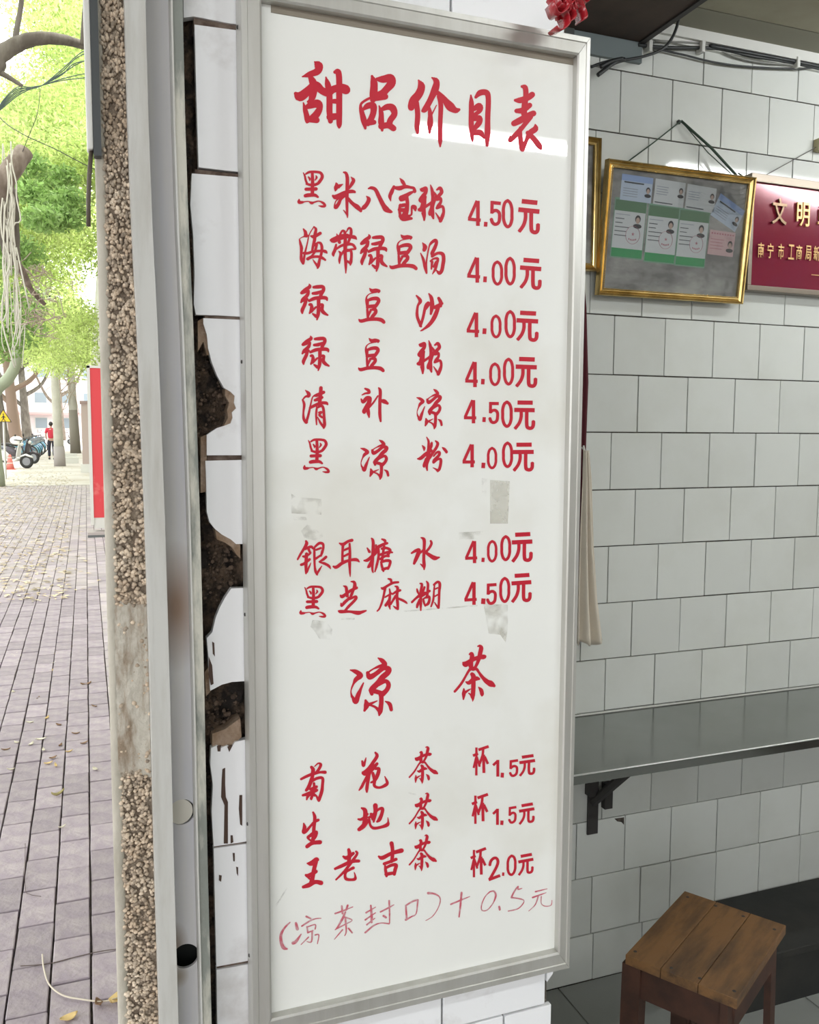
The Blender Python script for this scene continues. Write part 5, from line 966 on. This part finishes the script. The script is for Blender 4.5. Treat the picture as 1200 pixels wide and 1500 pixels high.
# bicycles ---------------------------------------------------------------
M_tyre = mat('tyre', (.03, .03, .03), .8); M_rim = mat('rim', (.20, .21, .22), .4, metal=.3); M_bb = mat('bicycle_blue', (.10, .32, .42), .45); M_bc = mat('bicycle_dark_blue', (.08, .15, .32), .45)
def ring(mb, c, r, t, n=24, ax='y'): return mb.tube([Vector(c)+Vector((r*math.cos(2*math.pi*k/n), 0, r*math.sin(2*math.pi*k/n))) for k in range(n)], t, 6, close=True)
def bicycle(m, label):
    o = lempty('bicycle', (0, 0, 0), label, 'bicycle', 'bicycles parked along the kerb')
    for x in (-.52, .52):
        wv = ring(MB(), (x, 0, .34), .32, .022).build('wheel', M_tyre, o, smooth=True)
        sp = MB(); ring(sp, (x, 0, .34), .295, .012)
        for k in range(9): a = k*math.pi/4.5; sp.tube([(x, 0, .34), (x+.29*math.cos(a), 0, .34+.29*math.sin(a))], .004, 4)
        sp.tube([(x, -.05, .34), (x, .05, .34)], .022, 8); sp.build('spokes', M_rim, wv, smooth=True)
        ms = MB(); n = 9
        for k in range(n): a = math.radians(20+k*17) if x < 0 else math.radians(5+k*15); ms.v.append((x-.36*math.cos(a) if x < 0 else x+.36*math.cos(a-.2), -.03, .34+.36*math.sin(a))); ms.v.append((ms.v[-1][0], .03, ms.v[-1][2]))
        ms.f = [(2*k, 2*k+2, 2*k+3, 2*k+1) for k in range(n-1)]; ms.build('mudguard', m, o)
    MB().tube([(-.52, 0, .34), (-.10, 0, .30), (.40, 0, .72)], .02, 7).tube([(-.10, 0, .30), (-.22, 0, .80)], .02, 7).tube([(-.52, 0, .34), (-.20, 0, .66)], .012, 6).tube([(-.20, 0, .62), (.38, 0, .76)], .018, 7).tube([(.52, 0, .34), (.36, 0, .98)], .018, 7).build('frame', m, o, smooth=True)
    MB().tube([(.28, -.29, 1.0), (.37, -.2, 1.02), (.38, 0, .99), (.37, .2, 1.02), (.28, .29, 1.0)], .014, 6).build('handlebar', M_dark, o, smooth=True)
    MB().box(-.36, -.08, .82, -.10, .08, .89, bev=.03).build('saddle', M_dark, o, fixn=False)
    bk = MB().box(.40, -.15, .72, .66, .15, .735)
    for k in range(7):
        y = -.15+.05*k; bk.tube([(.40, y, .73), (.40, y, .92)], .004, 4).tube([(.66, y, .73), (.70, y, .92)], .004, 4)
    bk.tube([(.40, -.15, .92), (.70, -.15, .92), (.70, .15, .92), (.40, .15, .92)], .008, 5, close=True).build('basket', M_rim, o)
    MB().tube([(-.10, -.09, .18), (-.10, -.05, .30), (-.10, .05, .30), (-.10, .09, .42)], .012, 6).box(-.15, -.15, .17, -.05, -.07, .19).box(-.15, .07, .41, -.05, .15, .43).build('crank', M_dark, o)
    return o
b1 = bicycle(M_bb, 'teal bicycle at the near end of the kerb row beside the dark scooter'); b2 = bicycle(M_bc, 'dark blue bicycle in the kerb row seen against the tree trunk')
for k in range(12):
    y = 40.5+k*1.15; src = b1 if k % 3 != 2 else b2
    o = src if k in (0, 2) else copy_tree(src)
    x = -2.62-.012*k-.02*R.random(); o.location = (x, y, gz(y)); o.rotation_euler = (R.uniform(-.1, .1)*0+.08, 0, -.55+R.uniform(-.12, .12))
    if k not in (0, 2): o['label'] = ('teal' if k % 3 != 2 else 'dark blue')+' bicycle parked in the kerb row, '+['', 'second', '', 'fourth', 'fifth', 'sixth', 'seventh', 'eighth', 'ninth', 'tenth', 'eleventh', 'farthest'][k]+' from the scooters'
# scooters -----------------------------------------------------------------
def scooter(m, label, seatc):
    o = lempty('scooter', (0, 0, 0), label, 'scooter', 'scooters parked by the kerb')
    for x in (-.6, .62):
        wv = ring(MB(), (x, 0, .25), .19, .062).build('wheel', M_tyre, o, smooth=True); MB().lathe([(.15, -.03), (.15, .03)], 14, Matrix.Translation((x, 0, .25)) @ Matrix.Rotation(math.pi/2, 4, 'X')).build('rim', M_rim, wv)
    ys = []
    def loft(secs, name, mm, par=o):
        vs = []; n = 14
        for (x, z, hw, hh) in secs:
            for k in range(n): t = 2*math.pi*k/n; vs.append((x, hw*math.copysign(abs(math.cos(t))**.7, math.cos(t)), z+hh*math.copysign(abs(math.sin(t))**.7, math.sin(t))))
        fs = [(i*n+k, i*n+(k+1) % n, (i+1)*n+(k+1) % n, (i+1)*n+k) for i in range(len(secs)-1) for k in range(n)]+[tuple(range(n)), tuple(range((len(secs)-1)*n, len(secs)*n))]
        return MB().add(vs, fs).build(name, mm, par, smooth=True)
    loft([(-.95, .62, .05, .04), (-.8, .60, .13, .12), (-.5, .55, .17, .19), (-.2, .48, .17, .20), (-.02, .38, .14, .12)], 'body', m)
    loft([(-.06, .30, .15, .04), (.2, .28, .15, .04), (.34, .34, .16, .08)], 'footboard', m)
    loft([(.30, .36, .17, .06), (.36, .6, .19, .12), (.40, .8, .15, .1), (.42, .92, .09, .06)], 'front_shield', m)
    loft([(.40, .42, .08, .04), (.6, .49, .08, .035), (.84, .40, .07, .03)], 'front_fender', m)
    loft([(-.78, .78, .08, .04), (-.5, .80, .13, .05), (-.12, .74, .11, .05)], 'seat', seatc)
    MB().tube([(.62, 0, .25), (.42, 0, .95)], .03, 8).tube([(.34, -.32, 1.02), (.42, -.1, 1.0), (.42, .1, 1.0), (.34, .32, 1.02)], .018, 6).build('handlebar', M_dark, o, smooth=True)
    for s in (-1, 1): MB().tube([(.38, s*.26, 1.0), (.40, s*.32, 1.16)], .006, 4).box(.38, s*.32-.05, 1.14, .40, s*.32+.05, 1.21, bev=.006).build('mirror', M_dark, o, fixn=False)
    hb_ = bmesh.new(); bmesh.ops.create_uvsphere(hb_, u_segments=10, v_segments=8, radius=.07); MB().bm(hb_, Matrix.Translation((.46, 0, .86))).build('headlamp', M_white, o, smooth=True)
    return o
M_sw = mat('scooter_white', (.72, .72, .72), .3); M_sb = mat('scooter_dark', (.06, .05, .06), .3)
q = gpt(14, 686); s1 = scooter(M_sw, 'white scooter parked nearest, at the left edge behind the small cone', mat('seat_grey', (.2, .22, .26), .7)); s1.location = q; s1.rotation_euler = (0, 0, -.35)
q = gpt(29, 679); s2 = scooter(M_sb, 'dark scooter parked between the white one and the bicycles', M_dark); s2.location = q; s2.rotation_euler = (0, 0, -.5)
q = gpt(92, 651); s3 = copy_tree(s1); s3.location = q; s3.rotation_euler = (0, 0, -.2); s3['label'] = 'white scooter standing far off between the two poles'
q = gpt(52, 650); s4 = copy_tree(s1); s4.location = q; s4.rotation_euler = (0, 0, -.4); s4['label'] = 'white scooter far along the kerb beyond the bicycles'
hz_ = bmesh.new(); bmesh.ops.create_uvsphere(hz_, u_segments=16, v_segments=10, radius=1)
q = gpt(23, 680); h_ = at(24, 645, Y=q.y)
MB().bm(hz_, Matrix.Translation(h_) @ Matrix.Diagonal((.24, .24, .17, 1))).build('top_box', M_sw, None, smooth=True); tag(bpy.data.objects['top_box'], 'round white top box on the back of the dark scooter', 'box')
# cone ------------------------------------------------------------------
q = gpt(15, 688); cn = empty('traffic_cone', q, 'small faded red traffic cone with pale bands at the left edge', 'cone'); Mq = Matrix.Translation(q)
MB().lathe([(.14, .03), (.10, .22), (.075, .36), (.04, .52), (.03, .53)], 16, Mq).build('cone_body', mat('cone_red', (.60, .18, .15), .6), cn, smooth=True); MB().box(q.x-.17, q.y-.17, q.z, q.x+.17, q.y+.17, q.z+.03).build('cone_base', mat('cone_red', (.6, .2, .2)), cn)
for a, b in ((.16, .24), (.34, .42)): MB().lathe([(.135-.19*a+.003, a), (.135-.19*b+.008, b)], 16, Mq).build('pale_band', M_white, cn, smooth=True)
# warning sign --------------------------------------------------------------
ws = empty('warning_sign', A(5, 640, 27), 'yellow triangular pedestrian warning sign with black border at the left edge', 'sign'); Yw = 27
c_ = A(5, 612, Yw); tri = lambda k, y: [(c_.x+k*.245*math.sin(a), c_.z+k*.245*math.cos(a)) for a in (0, 2.0944, 4.18879)]
ws.location = (c_.x, Yw, gz(Yw)); PINV[ws.name] = Matrix.Translation((c_.x, Yw, gz(Yw))).inverted()
MB().prism(tri(1, 0), Yw, Yw+.01).build('sign_border', M_dark, ws); MB().prism(tri(.84, 0), Yw-.004, Yw).build('sign_plate', mat('sign_yellow', (.80, .52, .02), .5), ws)
MB().tube([(c_.x, Yw-.006, c_.z+.07), (c_.x, Yw-.006, c_.z-.02)], .018, 5).tube([(c_.x-.05, Yw-.006, c_.z-.1), (c_.x, Yw-.006, c_.z-.02), (c_.x+.05, Yw-.006, c_.z-.1)], .012, 5).tube([(c_.x-.05, Yw-.006, c_.z+.0), (c_.x, Yw-.006, c_.z+.05), (c_.x+.05, Yw-.006, c_.z+.01)], .01, 5).lathe([(.02, -.002), (.02, .002)], 8, Matrix.Translation((c_.x, Yw-.006, c_.z+.10)) @ Matrix.Rotation(math.pi/2, 4, 'X')).build('walking_figure', M_dark, ws)
MB().tube([(c_.x, Yw+.03, gz(Yw)), (c_.x, Yw+.03, c_.z+.15)], .03, 8).build('post', M_alu, ws)
# cars and buildings far off ---------------------------------------------------
def car(x, y, m, label):
    o = empty('car', (x, y, gz(y)), label, 'car', 'cars standing on the road'); z = gz(y)
    pf_ = [(-2.1, .35), (-2.15, .8), (-1.5, .95), (-1.0, 1.42), (.6, 1.45), (1.3, .98), (2.05, .85), (2.15, .4)]
    vs = [(x+s*.85*(1 if h < 1 else .8), y+a, z+h) for s in (-1, 1) for a, h in pf_]; n = len(pf_)
    MB().add(vs, [tuple(range(n)), tuple(range(n, 2*n))]+[(i, (i+1) % n, n+(i+1) % n, n+i) for i in range(n)]).build('car_body', m, o)
    MB().add([(x-.6, y-1.42, z+1.0), (x+.6, y-1.42, z+1.0), (x+.58, y-1.06, z+1.36), (x-.58, y-1.06, z+1.36)], [(0, 1, 2, 3)]).build('rear_window', M_dark, o)
    for sx in (-1, 1):
        for yy in (-1.35, 1.35): MB().lathe([(.31, -.1), (.31, .1)], 14, Matrix.Translation((x+sx*.78, y+yy, z+.31)) @ Matrix.Rotation(math.pi/2, 4, 'Y')).build('wheel', M_tyre, o)
        MB().box(x+sx*.7-.12, y-2.17, z+.62, x+sx*.7+.12, y-2.12, z+.76).build('tail_light', mat('tail_light', (.5, .02, .02), .3), o)
car(-7.5, 62, M_sw, 'white car on the road behind the bicycles'); car(-7.4, 72, mat('car_silver', (.5, .52, .55), .3, metal=.3), 'silver car on the road beyond the white one')
def building(x0, x1, y, h, c, label):
    o = empty('building', ((x0+x1)/2, y, gz(y)), label, 'building', 'buildings closing the street'); z = gz(y)
    MB().box(x0, y, z-.3, x1, y+10, z+h).build('wall', mat('bld'+label[:6], c, .85, noise=(tuple(q*.85 for q in c), .5, .4, .7)), o); k = 0
    for j in range(int(h//3.3)):
        for i in range(int((x1-x0)//3)):
            xx = x0+.8+i*3; zz = z+1.2+j*3.3; f = MB().box(xx, y-.06, zz, xx+1.6, y, zz+1.5).build('window', M_white, o); MB().box(xx+.1, y-.08, zz+.1, xx+1.5, y-.05, zz+1.4).build('pane', mat('far_glass', (.25, .3, .33), .2), f)
    MB().box(x0, y-1.2, z+3.0, x1, y, z+3.3).build('awning', mat('awning', (.55, .35, .33), .8), o)
building(-19, -7.5, 118, 14, (.75, .73, .70), 'cream building closing the left of the street'); building(-7, 6, 124, 17, (.78, .70, .69), 'pinkish building at the far end of the street'); building(-34, -20, 90, 16, (.6, .61, .62), 'grey building across the road')
# fallen leaves, twigs ---------------------------------------------------------------
def leaf(name, p, L_, W_, a, m, label, group=None, curl=.004):
    vs = []; n = 7
    for i in range(n):
        t = i/(n-1); wd = W_*math.sin(math.pi*min(1, t*.93+.05))**.8
        for s in (-1, 0, 1):
            x, y = (t-.5)*L_, s*wd/2; vs.append((p.x+x*math.cos(a)-y*math.sin(a), p.y+x*math.sin(a)+y*math.cos(a), p.z+.002+curl*(s*s)+curl*1.5*(2*t-1)**2))
    o = MB().add(vs, [(3*i+k, 3*i+k+1, 3*i+k+4, 3*i+k+3) for i in range(n-1) for k in (0, 1)]).build(name, m, None, smooth=True); o.modifiers.new('t', 'SOLIDIFY').thickness = .0006
    return tag(o, label, 'leaf', group)
M_ly = mat('yellow_leaf', (.66, .48, .20), .7); M_lp = mat('pale_leaf', (.68, .64, .50), .7); M_lg = mat('olive_leaf', (.38, .33, .14), .6); M_lb = mat('brown_leaf', (.22, .13, .07), .8)
Gp = lambda u, v: at(u, v, Z=0)
leaf('fallen_leaf', Gp(170, 1468), .046, .036, .9, M_ly, 'yellow fallen leaf at the foot of the pebble-dash corner', curl=.008)
leaf('fallen_leaf', Gp(101, 1493), .045, .028, .4, M_ly, 'pale yellow fallen leaf at the bottom edge of the picture')
leaf('fallen_leaf', Gp(85, 1166), .055, .017, .5, M_lg, 'curled olive fallen leaf in the middle of the near paving', curl=.01)
leaf('fallen_leaf', Gp(91, 1213), .03, .010, .5, M_lp, 'small pale fallen leaf right below the curled olive one')
leaf('fallen_leaf', Gp(60, 1084), .05, .022, .1, M_lp, 'pale folded fallen leaf above the curled olive one')
leaf('fallen_leaf', Gp(145, 1473), .03, .02, 2, M_lb, 'small brown fallen leaf touching the curved twig', curl=.006)
leaf('fallen_leaf', Gp(126, 1004), .06, .03, .2, M_lb, 'dark brown fallen leaf beyond the pale folded one', curl=.008)
for k in range(46):
    u, v = R.uniform(0, 150), 800+R.random()**.7*330; p = Gp(u, v)
    leaf('fallen_leaf', p, R.uniform(.03, .05), R.uniform(.012, .02), R.uniform(0, 3), R.choice([M_lp, M_lp, M_ly, M_lb]), 'small dry fallen leaf on the paving between curled olive leaf and signboard', 'small dry leaves scattered on the paving')
lt = []
lm = MB()
for k in range(5200):
    y = R.uniform(8, 30) if k % 3 else R.uniform(30, 60); x = -R.uniform(0, 1)**.8*.14*y+R.uniform(-.1, .15)
    if k % 5 and not (-.14*y < x < -.02*y): continue
    s = R.uniform(.02, .05); a = R.uniform(0, 6); c, s_ = math.cos(a)*s, math.sin(a)*s; z = gz(y)+R.uniform(.004, .015)
    lm.add([(x-c, y-s_, z), (x+s_*.4, y-c*.4, z+.006), (x+c, y+s_, z), (x-s_*.4, y+c*.4, z+.004)], [(0, 1, 2, 3)])
tag(lm.build('leaf_litter', mat('litter', (.60, .50, .32), .8, rand=.5), pv, fixn=False), kind='stuff')
tw_ = smooth2([(62, 1398), (64, 1418), (72, 1442), (92, 1458), (120, 1464), (150, 1467), (172, 1462)])
tag(MB().tube([at(u, v, Z=.006) for u, v in tw_], .0022, 6).build('curved_twig', mat('twig', (.60, .54, .44), .8), None, smooth=True), 'long pale curved twig lying on the near paving', 'twig')
tag(MB().tube([at(u, v, Z=.004) for u, v in smooth2([(30, 1415), (70, 1412), (110, 1402), (150, 1393), (178, 1390)])], .0014, 5).build('thin_twig', mat('dark_twig', (.12, .09, .08), .9), None, smooth=True), 'thin dark twig lying across the near paving above the curved one', 'twig')
tag(MB().tube([at(u, v, Z=.004) for u, v in smooth2([(37, 1235), (37, 1300), (44, 1310), (60, 1313)])], .001, 5).build('thin_twig', mat('dark_twig', (.1, .1, .1)), None, smooth=True), 'hair-thin dark twig lying along a paving joint', 'twig')
